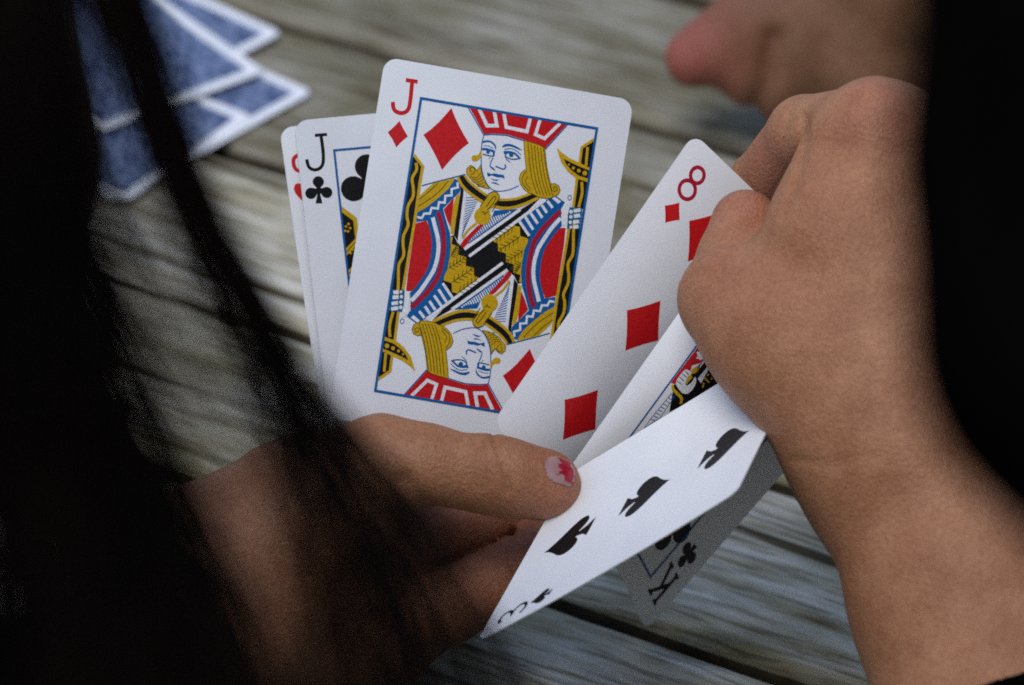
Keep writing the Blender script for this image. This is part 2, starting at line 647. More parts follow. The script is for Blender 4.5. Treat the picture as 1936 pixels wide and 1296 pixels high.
rh.chain([(1840, 340, 16, 11), (1740, 430, -16, 9.2), (1640, 540, -38, 8.0), (1610, 620, -40, 7.2)], 3)
rh.chain([(1900, 430, 8, 10), (1830, 540, -22, 8.2), (1740, 640, -42, 7.0), (1710, 700, -44, 6.4)], 3)
for dx in (0, 62):
    rh.chain([(1645 + dx, 290, 38.5, 5.0), (1628 + dx, 480, 45.5, 5.0), (1640 + dx, 700, 51, 6)], 6)  # tendons
rh.crease([(1512, 232, 0), (1508, 290, 0), (1488, 360, 0), (1462, 420, 0)], 1.0, 0.9, zmin=0)
rh.crease([(1486, 225, 0), (1478, 252, 0)], 0.8, 0.5)

lh = Flesh()          # left hand and forearm
lh.chain([(40, 1520, 44, 34), (230, 1330, 26, 29), (430, 1120, 8, 25)], 8)
lh.chain([(430, 1120, 8, 25), (580, 985, 6, 20), (720, 880, 10, 12.2)], 10)                         # thumb root
lh.chain([(720, 880, 10, 12.0), (800, 882, 13, 10.0), (930, 898, 13.5, 9.2), (1037, 920, 11.5, 7.9)], 4)
lh.chain([(975, 908, 13, 8.8), (1020, 914, 11.5, 8.1)], 4)
lh.chain([(430, 1120, 4, 24), (620, 1090, -14, 19), (760, 1010, -20, 12)], 12)
lh.chain([(430, 1150, 0, 25), (600, 1200, -14, 20), (690, 1180, -20, 14)], 12)
lh.chain([(760, 1010, -20, 10.5), (880, 1000, -26, 9.4), (1020, 955, -31, 8.6), (1110, 905, -34, 7.6)], 3)   # index
lh.chain([(690, 1170, -14, 11), (840, 1148, -12, 10), (985, 1072, -16, 8.8), (1080, 1000, -25, 7.6)], 2)      # middle
lh.chain([(640, 1270, -18, 11), (740, 1225, -22, 9.2), (850, 1150, -30, 8.2), (930, 1085, -34, 7.2)], 3)     # ring
lh.chain([(560, 1340, -16, 10), (650, 1300, -20, 8), (750, 1240, -28, 7.2), (810, 1180, -32, 6.4)], 3)       # little
lh.crease([(932, 826, 0), (944, 860, 0), (958, 895, 0), (960, 925, 0)], 0.8, 0.75, zmin=4)
lh.crease([(918, 835, 0), (926, 870, 0), (930, 905, 0)], 0.7, 0.45, zmin=6)
lh.crease([(900, 832, 0), (906, 860, 0)], 0.7, 0.35, zmin=6)
lh.crease([(972, 1010, 0), (962, 1050, 0), (975, 1092, 0)], 0.9, 0.9, zmin=-25)
lh.crease([(800, 1082, 0), (860, 1062, 0), (930, 1034, 0), (965, 1020, 0)], 1.2, 0.6, zmin=-25)
lh.crease([(770, 900, 0), (800, 940, 0), (830, 962, 0)], 2.2, 1.0, zmin=0)
lh.crease([(700, 800, 0), (740, 850, 0), (765, 905, 0)], 2.0, 0.5, zmin=4)
rh.crease([(1338, 512, 0), (1352, 522, 0), (1372, 523, 0)], 0.7, 0.35, zmin=10)
rh.crease([(1332, 530, 0), (1352, 540, 0), (1376, 540, 0)], 0.7, 0.4, zmin=10)
rh.crease([(1344, 548, 0), (1362, 556, 0), (1384, 554, 0)], 0.7, 0.3, zmin=10)
rh.crease([(1480, 860, 0), (1540, 866, 0), (1620, 850, 0)], 1.1, 0.35, zmin=20)
rh.crease([(1560, 300, 0), (1535, 420, 0), (1500, 520, 0)], 5.0, 0.8, zmin=20)

torso = Flesh()       # shoulders, upper arms and head, outside the frame


def V3(x, y, z):
    """world metres to the (px, py, dz) triple the chains take"""
    w = (np.array([x, y, z]) - FP) * 1000
    p = np.array([w @ Xa, w @ Ua, -(w @ Wa)])
    q = to_px(p)
    return (q[0], q[1], p[2])


def P3(x, y, z, r_):
    return (*V3(x, y, z), r_)


LE, RE = to_world(Q(40, 1520, 44)), to_world(Q(2100, 1830, 96))
SH_L, SH_R = np.array([-0.40, -0.50, 0.17]), np.array([0.05, -0.50, 0.16])
NECK, HEAD = np.array([-0.20, -0.36, 0.27]), np.array([-0.185, -0.24, 0.415])

player = empty('person', (-0.24, -0.52, -0.3), 'player in front, dark hair hanging at left, bare hands holding the fan of cards', 'person')


def wchain(F_, pts, k):
    F_.chain([P3(*p, r_) for p, r_ in pts], k)


def wfrom(a, r_):
    return (tuple(a), r_)


# coarse part of the body, outside the frame: head, neck, shoulders, arms as far as the forearms
mid = (SH_L + SH_R) / 2
trunk = Flesh()
wchain(trunk, [wfrom(HEAD + [0, 0.02, -0.03], 66), wfrom(HEAD + [0, -0.02, 0.02], 78)], 30)
wchain(trunk, [wfrom(HEAD - [0, 0.01, 0.03], 60), wfrom(NECK, 50), wfrom(NECK - [0, 0.02, 0.06], 52)], 20)
wchain(trunk, [wfrom(HEAD + [0, 0.075, -0.025], 9), wfrom(HEAD + [0, 0.09, -0.045], 11)], 12)
wchain(trunk, [wfrom(SH_L, 48), wfrom(mid + [0, 0, 0.02], 62), wfrom(SH_R, 48)], 30)
wchain(trunk, [wfrom(mid + [0.02, 0, -0.03], 92), wfrom(mid + [0, -0.02, -0.33], 105)], 40)
RF, LF = to_world(Q(1985, 1530, 77)), to_world(Q(120, 1435, 36))
RF2, LF2 = to_world(Q(1935, 1400, 66)), to_world(Q(230, 1330, 26))
wchain(trunk, [wfrom(SH_L, 46), wfrom(LE, 35), wfrom(LF2, 29)], 15)
wchain(trunk, [wfrom(SH_R, 46), wfrom(RE, 40), wfrom(RF2, 33)], 15)
bm = bmesh.new()
loops = {}


def add_cut(V, F, cuts_):
    """add a closed surface; for each (key, point, keep-direction) remove the far side and note the open rim"""
    b2 = bmesh.new()
    vs_ = [b2.verts.new(p) for p in to_world(V).tolist()]
    for f in F:
        try:
            b2.faces.new([vs_[i] for i in f])
        except ValueError:
            pass
    for key, pt, keep, rad in cuts_:
        keep = keep / np.linalg.norm(keep)
        gone = [v_ for v_ in b2.verts if (np.array(v_.co) - pt) @ keep < 0 and np.linalg.norm(np.array(v_.co) - pt) < rad]
        bmesh.ops.delete(b2, geom=gone, context='VERTS')
    me_ = bpy.data.meshes.new('piece')
    b2.to_mesh(me_)
    b2.free()
    bm.from_mesh(me_)
    bpy.data.meshes.remove(me_)


fine_r, fine_l = rh.mesh(1.1), lh.mesh(0.9)
add_cut(*fine_r, [('r', RF + (RF2 - RF) * 0.12, RF2 - RF, 9)])
add_cut(*fine_l, [('l', LF + (LF2 - LF) * 0.12, LF2 - LF, 9)])
add_cut(*trunk.mesh(5.0), [('r', RF, RF - RF2, 0.10), ('l', LF, LF - LF2, 0.10)])
rim = [e for e in bm.edges if e.is_boundary]
for p in (RF, LF):
    es = [e for e in rim if np.linalg.norm(np.array(e.verts[0].co) - p) < 0.075]
    try:
        bmesh.ops.bridge_loops(bm, edges=es)
    except RuntimeError as ex:
        print('bridge', ex, len(es))
bmesh.ops.recalc_face_normals(bm, faces=bm.faces[:])
bm.verts.index_update()
bw = np.array([v_.co[:] for v_ in bm.verts])
bf = [[v_.index for v_ in f.verts] for f in bm.faces]
bm.free()
body = mesh_obj('body', bw, bf, SKIN, player)
wq = (bw - FP) * 1000
redness(body, np.stack([wq @ Xa, wq @ Ua, -(wq @ Wa)], -1),
        [(1410, 400, 18, 9, 0.35), (1655, 215, 38, 12, 0.25), (1385, 560, 34, 12, 0.15), (1470, 300, 0, 12, 0.3),
         (1060, 935, 14, 9, 0.35), (1000, 1045, -18, 12, 0.4), (930, 1000, -14, 14, 0.3), (900, 1110, -10, 16, 0.3)])

# the black top the player wears: shoulders, upper arms and the cuffs at the elbows
top = Flesh()


mid = (SH_L + SH_R) / 2
wchain(top, [wfrom(SH_L, 62), wfrom(mid + [0, 0, 0.02], 75), wfrom(SH_R, 62)], 30)
wchain(top, [wfrom(mid + [0.02, 0.0, -0.02], 110), wfrom(mid + [0, -0.02, -0.35], 125)], 40)
wchain(top, [wfrom(SH_L, 58), wfrom(LE + (SH_L - LE) * 0.08, 42)], 25)
wchain(top, [wfrom(SH_R, 58), wfrom(RE + (SH_R - RE) * 0.08, 46)], 25)
cuff = to_world(Q(1968, 1503, 71))
wchain(top, [wfrom(RE, 47), wfrom(cuff, 40)], 8)
wchain(top, [wfrom(LE, 44), wfrom(to_world(Q(150, 1420, 34)), 36)], 8)
tV, tF = top.mesh(5.0)
o = mesh_obj('top', to_world(tV), tF, BLACK_CLOTH, player)
off = np.array(player.location)

# thumbnail with the chipped polish
tip = [Q(1004, 910, 12), Q(1056, 924, 10)]
tdir = (tip[1] - tip[0]) / np.linalg.norm(tip[1] - tip[0])
up = np.array([0.12, 0.50, 0.86])
up = up - tdir * (up @ tdir)
up /= np.linalg.norm(up)
sid = np.cross(tdir, up)


def on_thumb(s, t, lift):
    """s along the thumb in mm from the nail root, t across in mm"""
    c = tip[0] + tdir * s
    p = c + up * 16 + sid * t * 1.15
    dr = (c + sid * t * 0.45) - p
    dr /= np.linalg.norm(dr)
    for _ in range(40):
        d = float(lh.d(p[None])[0])
        if d < 0.02:
            break
        p = p + dr * d * 0.8
    return p + up * lift


def nail_patch(name, inside, lift, mat, parent, ns=26, ntt=22, S=(0.0, 9.4), T=(-5.0, 5.0)):
    V, F, ids = [], [], {}
    ss, ts = np.linspace(*S, ns), np.linspace(*T, ntt)
    for i, s in enumerate(ss):
        for j, t in enumerate(ts):
            if inside(s, t):
                ids[i, j] = len(V)
                V.append(on_thumb(s, t, lift))
    for i in range(ns - 1):
        for j in range(ntt - 1):
            q = [(i, j), (i + 1, j), (i + 1, j + 1), (i, j + 1)]
            if all(k in ids for k in q):
                F.append([ids[k] for k in q])
    return mesh_obj(name, to_world(np.array(V)), F, mat, parent)


def nail_in(s, t):
    return (t / 4.7) ** 2 + (max(0, 3.2 - s) / 3.4) ** 2 < 1 and s < 8.9 - 0.05 * t * t


def polish_in(s, t):
    w = 0.7 * math.sin(t * 2.3 + 0.6) + 0.5 * math.sin(t * 5.1)
    hole = (s - 4.6) ** 2 + (t - 2.6) ** 2 < 0.8 or (s - 7.9) ** 2 + (t + 2.9) ** 2 < 0.9
    return nail_in(s, t) and s > 3.7 + 0.6 * w and s < 8.2 + 0.3 * w and not hole and t < 3.3 and t > -4.2


nl = nail_patch('thumbnail', nail_in, 0.28, NAIL, player)
nail_patch('nail_polish', polish_in, 0.40, POLISH, nl, 48, 44)

# ------------------------------------------------------------------ the player's hair
HV, HF = [], []


def strand(pts, r0, r1, n=22):
    pts = np.asarray(pts, float)
    k = len(pts)
    t = np.linspace(0, k - 1, n)
    i = np.clip(t.astype(int), 0, k - 2)
    f = (t - i)[:, None]
    p0, p1, p2, p3 = pts[np.maximum(i - 1, 0)], pts[i], pts[i + 1], pts[np.minimum(i + 2, k - 1)]
    c = 0.5 * (2 * p1 + (p2 - p0) * f + (2 * p0 - 5 * p1 + 4 * p2 - p3) * f ** 2 + (3 * p1 - p0 - 3 * p2 + p3) * f ** 3)
    base_ = sum(len(v) for v in HV)
    rr = np.linspace(r0, r1, n)
    a0_ = random.random() * 6.28
    ring = []
    for q in range(3):
        a = a0_ + q * 2.094
        ring.append(c + rr[:, None] * np.array([math.cos(a), 0.2 * math.sin(a), math.sin(a)]))
    HV.append(np.stack(ring, 1).reshape(-1, 3))
    for s in range(n - 1):
        for q in range(3):
            q2 = (q + 1) % 3
            HF.append((base_ + s * 3 + q, base_ + s * 3 + q2, base_ + s * 3 + 3 + q2, base_ + s * 3 + 3 + q))


def lock(guide, spread, count, r_=0.22, jit=10.0, dzj=18.0, bias=0.0):
    """guide: (px, py, dz); spread: half-width in px at each guide point"""
    for _ in range(count):
        u = RNG.normal(0, 0.48) if bias == 0 else -abs(RNG.normal(0, bias)) + RNG.normal(0.02, 0.09)
        w = RNG.normal(0, 1, (len(guide), 2))
        zo = RNG.normal(0, dzj)
        pts = []
        for gi, (g_, s_) in enumerate(zip(guide, spread)):
            pts.append(Q(g_[0] + u * s_ + w[gi, 0] * jit, g_[1] + w[gi, 1] * jit * 0.5, g_[2] + zo))
        strand(pts, r_, r_ * 0.7)


# mass that hangs over the left of the view
edge = [(20, -330, 640), (45, 0, 630), (75, 220, 620), (125, 460, 600), (220, 740, 580), (320, 960, 560), (400, 1180, 550), (470, 1420, 540), (520, 1700, 530)]
lock(edge, [600, 560, 520, 480, 500, 560, 640, 700, 760], 900, 0.30, 14, 26, bias=0.5)
# one lock swinging loose in front of the hand
loose = [(150, -260, 520), (212, -40, 500), (275, 150, 490), (350, 370, 480), (455, 580, 470), (552, 760, 460), (660, 960, 450), (750, 1200, 445), (830, 1460, 440)]
lock(loose, [74, 72, 70, 68, 72, 90, 150, 220, 290], 200, 0.21, 9, 18)
veil = [(40, -260, 560), (95, 40, 550), (160, 300, 540), (280, 560, 530), (440, 800, 520), (580, 1000, 510), (690, 1200, 500), (760, 1440, 490)]
lock(veil, [90, 100, 110, 140, 190, 240, 270, 300], 70, 0.2, 12, 20)
hair = mesh_obj('hair', to_world(np.concatenate(HV)), HF, HAIR, player)

# hair on the head itself
cap = Flesh()
wchain(cap, [wfrom(HEAD + [0, -0.01, 0.03], 88), wfrom(HEAD + [0, -0.05, -0.04], 84)], 20)
wchain(cap, [wfrom(HEAD + [0, -0.07, -0.05], 70), wfrom(NECK + [0, -0.07, -0.08], 60)], 20)
wchain(cap, [wfrom(HEAD + [0.05, 0.0, 0.0], 44), wfrom(HEAD + [0.075, 0.0, -0.12], 34)], 20)
cV, cF = cap.mesh(5.0)
hair.data.materials.append(HAIR)
bm = bmesh.new()
bm.from_mesh(hair.data)
vs_ = [bm.verts.new(p) for p in (to_world(cV) - off).tolist()]
for f in cF:
    bm.faces.new([vs_[i] for i in f]).smooth = True
bm.to_mesh(hair.data)
bm.free()

# ------------------------------------------------------------------ the neighbour in black at the right
nb_ = empty('person', to_world(Q(2300, 1500, 330)), 'person in a black jacket at the right edge, arm blurred close by', 'person')
jk = Flesh()
jk.chain([(2520, -1000, 600, 46), (2235, -300, 615, 34), (2140, 300, 625, 27), (2150, 620, 630, 26)], 6)
jk.chain([(2150, 620, 630, 26), (2470, 1100, 590, 24), (2900, 1600, 520, 26)], 6)
jk.chain([(2800, -1000, 560, 70), (3700, -800, 540, 110), (3900, 600, 500, 125), (3900, 2600, 440, 135)], 20)
for k_ in range(7):
    y_ = -260 + 150 * k_
    jk.chain([(2110 - 3 * k_, y_, 646, 3), (2175, y_ + 60 + 10 * (k_ % 3), 651, 4), (2320, y_ + 30, 645, 3)], 6)
wchain(jk, [((0.30, -0.44, 0.40), 120), ((0.30, -0.48, -0.40), 140)], 30)  # unseen trunk added down to the lap, blocks low sky from the king
wchain(jk, [((0.44, -0.40, 0.34), 60), ((0.40, -0.22, 0.10), 52), ((0.27, 0.02, 0.075), 44), ((0.25, 0.16, 0.06), 38)], 15)   # unseen arm on the table, added to shade the king of clubs
jV, jF = jk.mesh(4.0)
mesh_obj('jacket', to_world(jV), jF, BLACK_CLOTH, nb_)
nk = Flesh()
nk.chain([(2900, -1500, 360, 62), (2900, -2000, 380, 80)], 20)
nV, nF = nk.mesh(6.0)
o = mesh_obj('body', to_world(nV), nF, SKIN, nb_)
redness(o, nV, [])

# ------------------------------------------------------------------ the hand across the table
far = Flesh()
ZF = -262
far.chain([(1312, 110, ZF, 9.0), (1372, 84, ZF + 1, 10.8), (1450, 52, ZF + 4, 14), (1520, 5, ZF + 6, 17)], 6)
far.chain([(1430, 108, ZF - 4, 11), (1475, 130, ZF, 12.5), (1530, 100, ZF + 4, 16)], 8)
far.chain([(1480, 30, ZF + 4, 16), (1470, 130, ZF + 2, 14)], 10)
far.chain([(1640, 100, ZF + 14, 21), (1720, -60, ZF + 22, 25), (1900, -340, ZF + 30, 27), (2050, -700, ZF + 30, 34)], 6)
far.chain([(1590, 40, ZF + 12, 18), (1680, 130, ZF + 14, 18), (1740, 170, ZF + 10, 16)], 6)
far.chain([(1700, 180, ZF + 6, 10), (1640, 240, ZF - 4, 8.5), (1560, 260, ZF - 10, 8)], 3)
far.chain([(1740, 140, ZF + 8, 10), (1780, 250, ZF - 6, 9), (1740, 330, ZF - 12, 8)], 3)
far.chain([(1790, 130, ZF + 6, 10), (1850, 230, ZF - 6, 8.6), (1820, 310, ZF - 12, 7.6)], 3)
far.crease([(1562, -40, 0), (1548, 50, 0), (1515, 140, 0), (1490, 230, 0)], 3.4, 3.0)
fV, fF = far.mesh(1.6)
opp = empty('person', to_world(Q(1720, -60, ZF)), 'person across the table, only a bare hand with a pink thumb showing at the top', 'person')
o = mesh_obj('body', to_world(fV), fF, SKIN_FAR, opp)
redness(o, fV, [(1292, 112, ZF + 4, 19, 0.7), (1350, 62, ZF + 6, 15, 0.4)])


# ------------------------------------------------------------------ playing cards
CW, CH = 63.5, 88.9
CUTS = 30


class Card:
    def __init__(self, tl, tr, bl, br, top=(0, 0, 0), bottom=(0, 0, 0), left=(0, 0, 0), right=(0, 0, 0), mid=(0, 0, 0)):
        c = [np.array(p, float) for p in (tl, tr, bl, br)]
        P = np.zeros((3, 3, 3))          # rows v, columns u
        P[0, 0], P[0, 2], P[2, 0], P[2, 2] = c
        P[0, 1] = (c[0] + c[1]) / 2 + np.array(top)
        P[2, 1] = (c[2] + c[3]) / 2 + np.array(bottom)
        P[1, 0] = (c[0] + c[2]) / 2 + np.array(left)
        P[1, 2] = (c[1] + c[3]) / 2 + np.array(right)
        P[1, 1] = (P[0, 1] + P[2, 1] + P[1, 0] + P[1, 2]) / 2 - sum(c) / 4 + np.array(mid)
        self.P = np.array([[Q(*q) for q in row] for row in P])

    def S(self, u, v):
        u, v = np.asarray(u, float), np.asarray(v, float)
        bu = np.stack([(1 - u) ** 2, 2 * u * (1 - u), u ** 2], -1)
        bv = np.stack([(1 - v) ** 2, 2 * v * (1 - v), v ** 2], -1)
        return np.einsum('...i,...j,ijk->...k', bv, bu, self.P)

    def N(self, u, v):
        e = 1e-3
        n = np.cross(self.S(u + e, v) - self.S(u - e, v), self.S(u, v - e) - self.S(u, v + e))
        return n / np.linalg.norm(n, axis=-1, keepdims=True)

    def inv(self, px, py):
        uv = np.array([0.5, 0.5])
        tgt = np.array([px, py], float)
        for _ in range(14):
            f = to_px(self.S(*uv)) - tgt
            h = 1e-3
            J = np.stack([(to_px(self.S(uv[0] + h, uv[1])) - to_px(self.S(*uv))) / h,
                          (to_px(self.S(uv[0], uv[1] + h)) - to_px(self.S(*uv))) / h], -1)
            uv = uv - np.linalg.solve(J, f)
        return np.array([uv[0] * CW, uv[1] * CH])


class FlatCard(Card):
    """a card lying on the table, given by one corner, the way one edge runs from it and which edge that is"""

    def __init__(self, corner, along, z=0.002, long_edge=True, turn=1):
        c, d_ = on_table(*corner), on_table(*along)
        ex = (d_ - c) / np.linalg.norm(d_ - c)
        ey = np.array([-ex[1], ex[0], 0]) * turn
        a_, b_ = (CH, CW) if long_edge else (CW, CH)
        up_ = np.array([0, 0, z])
        w = [c + up_, c + up_ + ex * a_ / 1000, c + up_ + ey * b_ / 1000, c + up_ + ex * a_ / 1000 + ey * b_ / 1000]
        if long_edge:                       # rows run along the long side
            w = [w[0], w[2], w[1], w[3]]
        q = []
        for p in w:
            v = (p - FP) * 1000
            q.append(np.array([v @ Xa, v @ Ua, -(v @ Wa)]))
        if np.cross(q[1] - q[0], q[0] - q[2]) @ np.array([0, 0, 1.0]) < 0:
            q = [q[1], q[0], q[3], q[2]]
        a, b_, c_, d_ = q
        self.P = np.array([[a, (a + b_) / 2, b_], [(a + c_) / 2, (a + b_ + c_ + d_) / 4, (b_ + d_) / 2], [c_, (c_ + d_) / 2, d_]])


def smooth_path(pts, closed, n=4):
    pts = np.asarray(pts, float)
    k = len(pts)
    out = []
    rng_ = range(k) if closed else range(k - 1)
    for i in rng_:
        p1, p2 = pts[i], pts[(i + 1) % k]
        p0 = pts[(i - 1) % k] if closed or i > 0 else p1
        p3 = pts[(i + 2) % k] if closed or i + 2 < k else p2
        for j in range(n):
            t = j / n
            out.append(0.5 * (2 * p1 + (p2 - p0) * t + (2 * p0 - 5 * p1 + 4 * p2 - p3) * t * t + (3 * p1 - p0 - 3 * p2 + p3) * t ** 3))
    if not closed:
        out.append(pts[-1])
    return np.array(out)


class Print:
    """flat shapes in card millimetres, cut so that they follow the bend of the card"""

    def __init__(self, card, thick=0.15, side=1):
        self.card, self.items, self.thick, self.side = card, [], thick, side
        self.sym = None
        self.cur = 0

    def poly(self, col, pts, layer=1, smooth=False, n=4):
        p = np.asarray(pts, float)
        if smooth:
            p = smooth_path(p, True, n)
        self.items.append((col, [p], layer, self.cur))
        if self.sym is not None:
            self.items.append((col, [2 * self.sym - p], layer, 1))

    def line(self, col, pts, w, layer=1, smooth=False, closed=False, cap=True, n=4):
        p = np.asarray(pts, float)
        if smooth:
            p = smooth_path(p, closed, n)
        k = len(p)
        L, Rr = [], []
        for i in range(k):
            a = p[(i - 1) % k] if closed or i > 0 else p[i]
            b_ = p[(i + 1) % k] if closed or i < k - 1 else p[i]
            d1, d2 = p[i] - a, b_ - p[i]
            n1 = np.linalg.norm(d1)
            n2 = np.linalg.norm(d2)
            d1 = d1 / n1 if n1 > 1e-9 else d2 / max(n2, 1e-9)
            d2 = d2 / n2 if n2 > 1e-9 else d1
            t = d1 + d2
            nt_ = np.linalg.norm(t)
            t = t / nt_ if nt_ > 1e-6 else d1
            nr = np.array([-t[1], t[0]])
            cs = max(0.45, float(nr @ np.array([-d1[1], d1[0]])))
            L.append(p[i] + nr * w / 2 / cs)
            Rr.append(p[i] - nr * w / 2 / cs)
        qs = []
        for i in range(k if closed else k - 1):
            j = (i + 1) % k
            qs.append(np.array([L[i], L[j], Rr[j], Rr[i]]))
        self.items.append((col, qs, layer, self.cur))
        if self.sym is not None:
            self.items.append((col, [2 * self.sym - q for q in qs], layer, 1))

    def circle(self, col, c, r_, layer=1, ry=None, rot=0.0, n=28):
        a = np.linspace(0, 2 * np.pi, n, endpoint=False)
        x, y = r_ * np.cos(a), (ry or r_) * np.sin(a)
        self.poly(col, np.stack([c[0] + x * math.cos(rot) - y * math.sin(rot), c[1] + x * math.sin(rot) + y * math.cos(rot)], -1), layer)

    def pair(self, name, parent):
        items = self.items
        for k in (0, 1):
            self.items = [it for it in items if it[3] == k]
            if self.items:
                self.build(name, parent)
        self.items = items

    def build(self, name, parent, cuts=CUTS, gap=0.018, mats=None):
        bm = bmesh.new()
        names = mats or INKS
        lay = bm.verts.layers.float.new('lay')
        for col, polys, layer, _ in self.items:
            for p in polys:
                keep = [p[0]]
                for q in p[1:]:
                    if np.linalg.norm(q - keep[-1]) > 1e-4:
                        keep.append(q)
                if len(keep) > 2 and np.linalg.norm(keep[0] - keep[-1]) < 1e-4:
                    keep.pop()
                if len(keep) < 3:
                    continue
                vs = []
                for q in keep:
                    v_ = bm.verts.new((q[0], q[1], 0))
                    v_[lay] = layer
                    vs.append(v_)
                f = bm.faces.new(vs)
                f.material_index = names.index(col)
        bm.normal_update()
        big = [f for f in bm.faces if len(f.verts) > 4]
        bmesh.ops.triangulate(bm, faces=big, quad_method='BEAUTY', ngon_method='EAR_CLIP')
        for i in range(1, cuts):
            for co, no in (((CW * i / cuts, 0, 0), (1, 0, 0)), ((0, CH * i / cuts, 0), (0, 1, 0))):
                bmesh.ops.bisect_plane(bm, geom=bm.verts[:] + bm.edges[:] + bm.faces[:], plane_co=co, plane_no=no)
        bm.verts.index_update()
        co = np.array([v_.co[:2] for v_ in bm.verts])
        lv = np.array([v_[lay] for v_ in bm.verts])
        lv = np.round(lv)
        u, v = co[:, 0] / CW, co[:, 1] / CH
        P = self.card.S(u, v) + self.card.N(u, v) * (self.side * (self.thick + gap * lv))[:, None]
        F = [[w.index for w in f.verts] for f in bm.faces]
        fm = [f.material_index for f in bm.faces]
        bm.free()
        used = sorted(set(fm))
        table_ = {m_: i for i, m_ in enumerate(used)}
        ms = [INK[names[m_]] if names[m_] in INK else BACK for m_ in used]
        return mesh_obj(name, to_world(P), F, None, parent, smooth=False, mats=ms, fmat=[table_[m_] for m_ in fm])


def rounded(x0, y0, x1, y1, r_, n=7):
    out = []
    for cx, cy, a in ((x1 - r_, y0 + r_, -90), (x1 - r_, y1 - r_, 0), (x0 + r_, y1 - r_, 90), (x0 + r_, y0 + r_, 180)):
        for i in range(n + 1):
            t = R(a + 90 * i / n)
            out.append((cx + r_ * math.cos(t), cy + r_ * math.sin(t)))
    return np.array(out)


def card_stock(card, parent, cuts=CUTS, half=0.15):
    bm = bmesh.new()
    f = bm.faces.new([bm.verts.new((p[0], p[1], 0)) for p in rounded(0, 0, CW, CH, 3.4)])
    for i in range(1, cuts):
        for co, no in (((CW * i / cuts, 0, 0), (1, 0, 0)), ((0, CH * i / cuts, 0), (0, 1, 0))):
            bmesh.ops.bisect_plane(bm, geom=bm.verts[:] + bm.edges[:] + bm.faces[:], plane_co=co, plane_no=no)
    bmesh.ops.triangulate(bm, faces=[f for f in bm.faces if len(f.verts) > 4])
    bm.verts.index_update()
    co = np.array([v_.co[:2] for v_ in bm.verts])
    u, v = co[:, 0] / CW, co[:, 1] / CH
    S, N = card.S(u, v), card.N(u, v)
    n = len(co)
    F = [[w.index for w in f.verts] for f in bm.faces]
    bd = [(e.verts[0].index, e.verts[1].index) for e in bm.edges if e.is_boundary]
    bm.free()
    V = np.concatenate([S + N * half, S - N * half, S + N * half, S - N * half])
    faces = F + [[i + n for i in reversed(q)] for q in F] + [[a + 2 * n, b_ + 2 * n, b_ + 3 * n, a + 3 * n] for a, b_ in bd]
    fm = [0] * (2 * len(F)) + [1] * len(bd)
    return mesh_obj('card_stock', to_world(V), faces, None, parent, smooth=True, mats=[PAPER, EDGE], fmat=fm)


def playing_card(card, label, group=None):
    c = to_world(card.S(0.5, 0.5))
    e = empty('playing_card', c, label, 'playing card', group)
    card_stock(card, e)
    return e


def back_print(card, parent, side=-1):
    p = Print(card, side=side)
    p.poly('back', rounded(4.0, 4.0, CW - 4.0, CH - 4.0, 1.5), 1)
    return p.build('back_print', parent, mats=['back'])


# suit shapes, centred, height h, pointing up the card (-y)
def diamond(pr, col, c, h, w, layer, up=1, conc=0.04):
    k = [(0, -h / 2), (w / 2, 0), (0, h / 2), (-w / 2, 0)]
    out = []
    for i in range(4):
        a, b_ = np.array(k[i]), np.array(k[(i + 1) % 4])
        for t in (0, 0.25, 0.5, 0.75):
            q = a + (b_ - a) * t
            q = q * (1 - conc * 4 * t * (1 - t))
            out.append(np.array(c) + q * up)
    pr.poly(col, out, layer)


def spade(pr, col, c, h, layer, up=1):
    s = h / 14.0
    half = [(0, -7), (0.9, -5.2), (2.6, -3.0), (4.6, -0.8), (5.7, 1.4), (5.3, 3.4), (3.8, 4.4), (2.2, 4.0), (1.0, 2.8), (0.75, 3.2), (1.3, 5.0), (2.6, 6.6), (2.8, 7.0)]
    half = [tuple(q) for q in smooth_path(half[:9], False)] + half[9:]
    pts = [(x, y) for x, y in half] + [(-x, y) for x, y in reversed(half[1:])]
    pr.poly(col, [np.array(c) + np.array(p) * s * up for p in pts], layer)


def club_outline(c, lobes, stem, n=120):
    """outline of three round lobes and a stem, as seen from the middle"""
    out = []
    st = np.asarray(stem, float)
    for th in np.linspace(0, 2 * np.pi, n, endpoint=False):
        d_ = np.array((math.cos(th), math.sin(th)))
        best = 0.0
        for (x, y, r_) in lobes:
            bq = d_ @ np.array((x, y))
            cq = bq * bq - (x * x + y * y - r_ * r_)
            if cq > 0:
                best = max(best, bq + math.sqrt(cq))
        for i in range(len(st)):
            p0, p1 = st[i], st[(i + 1) % len(st)]
            e_ = p1 - p0
            den = d_[0] * e_[1] - d_[1] * e_[0]
            if abs(den) > 1e-9:
                t = (p0[0] * e_[1] - p0[1] * e_[0]) / den
                u_ = (p0[0] * d_[1] - p0[1] * d_[0]) / den
                if t > 0 and 0 <= u_ <= 1:
                    best = max(best, t)
        out.append(np.array(c) + d_ * best)
    return out


def club(pr, col, c, h, layer, up=1):
    s = h / 13.0 * up
    a = abs(s)
    pr.poly(col, club_outline(c, [(0, -3.6 * s, 2.9 * a), (-3.5 * s, 1.6 * s, 2.95 * a), (3.5 * s, 1.6 * s, 2.95 * a)],
                              [(x * s, y * s) for x, y in ((-1.6, -1.6), (1.6, -1.6), (1.6, 1.6), (0.7, 2.2), (1.9, 6.4), (-1.9, 6.4), (-0.7, 2.2), (-1.6, 1.6))]), layer)


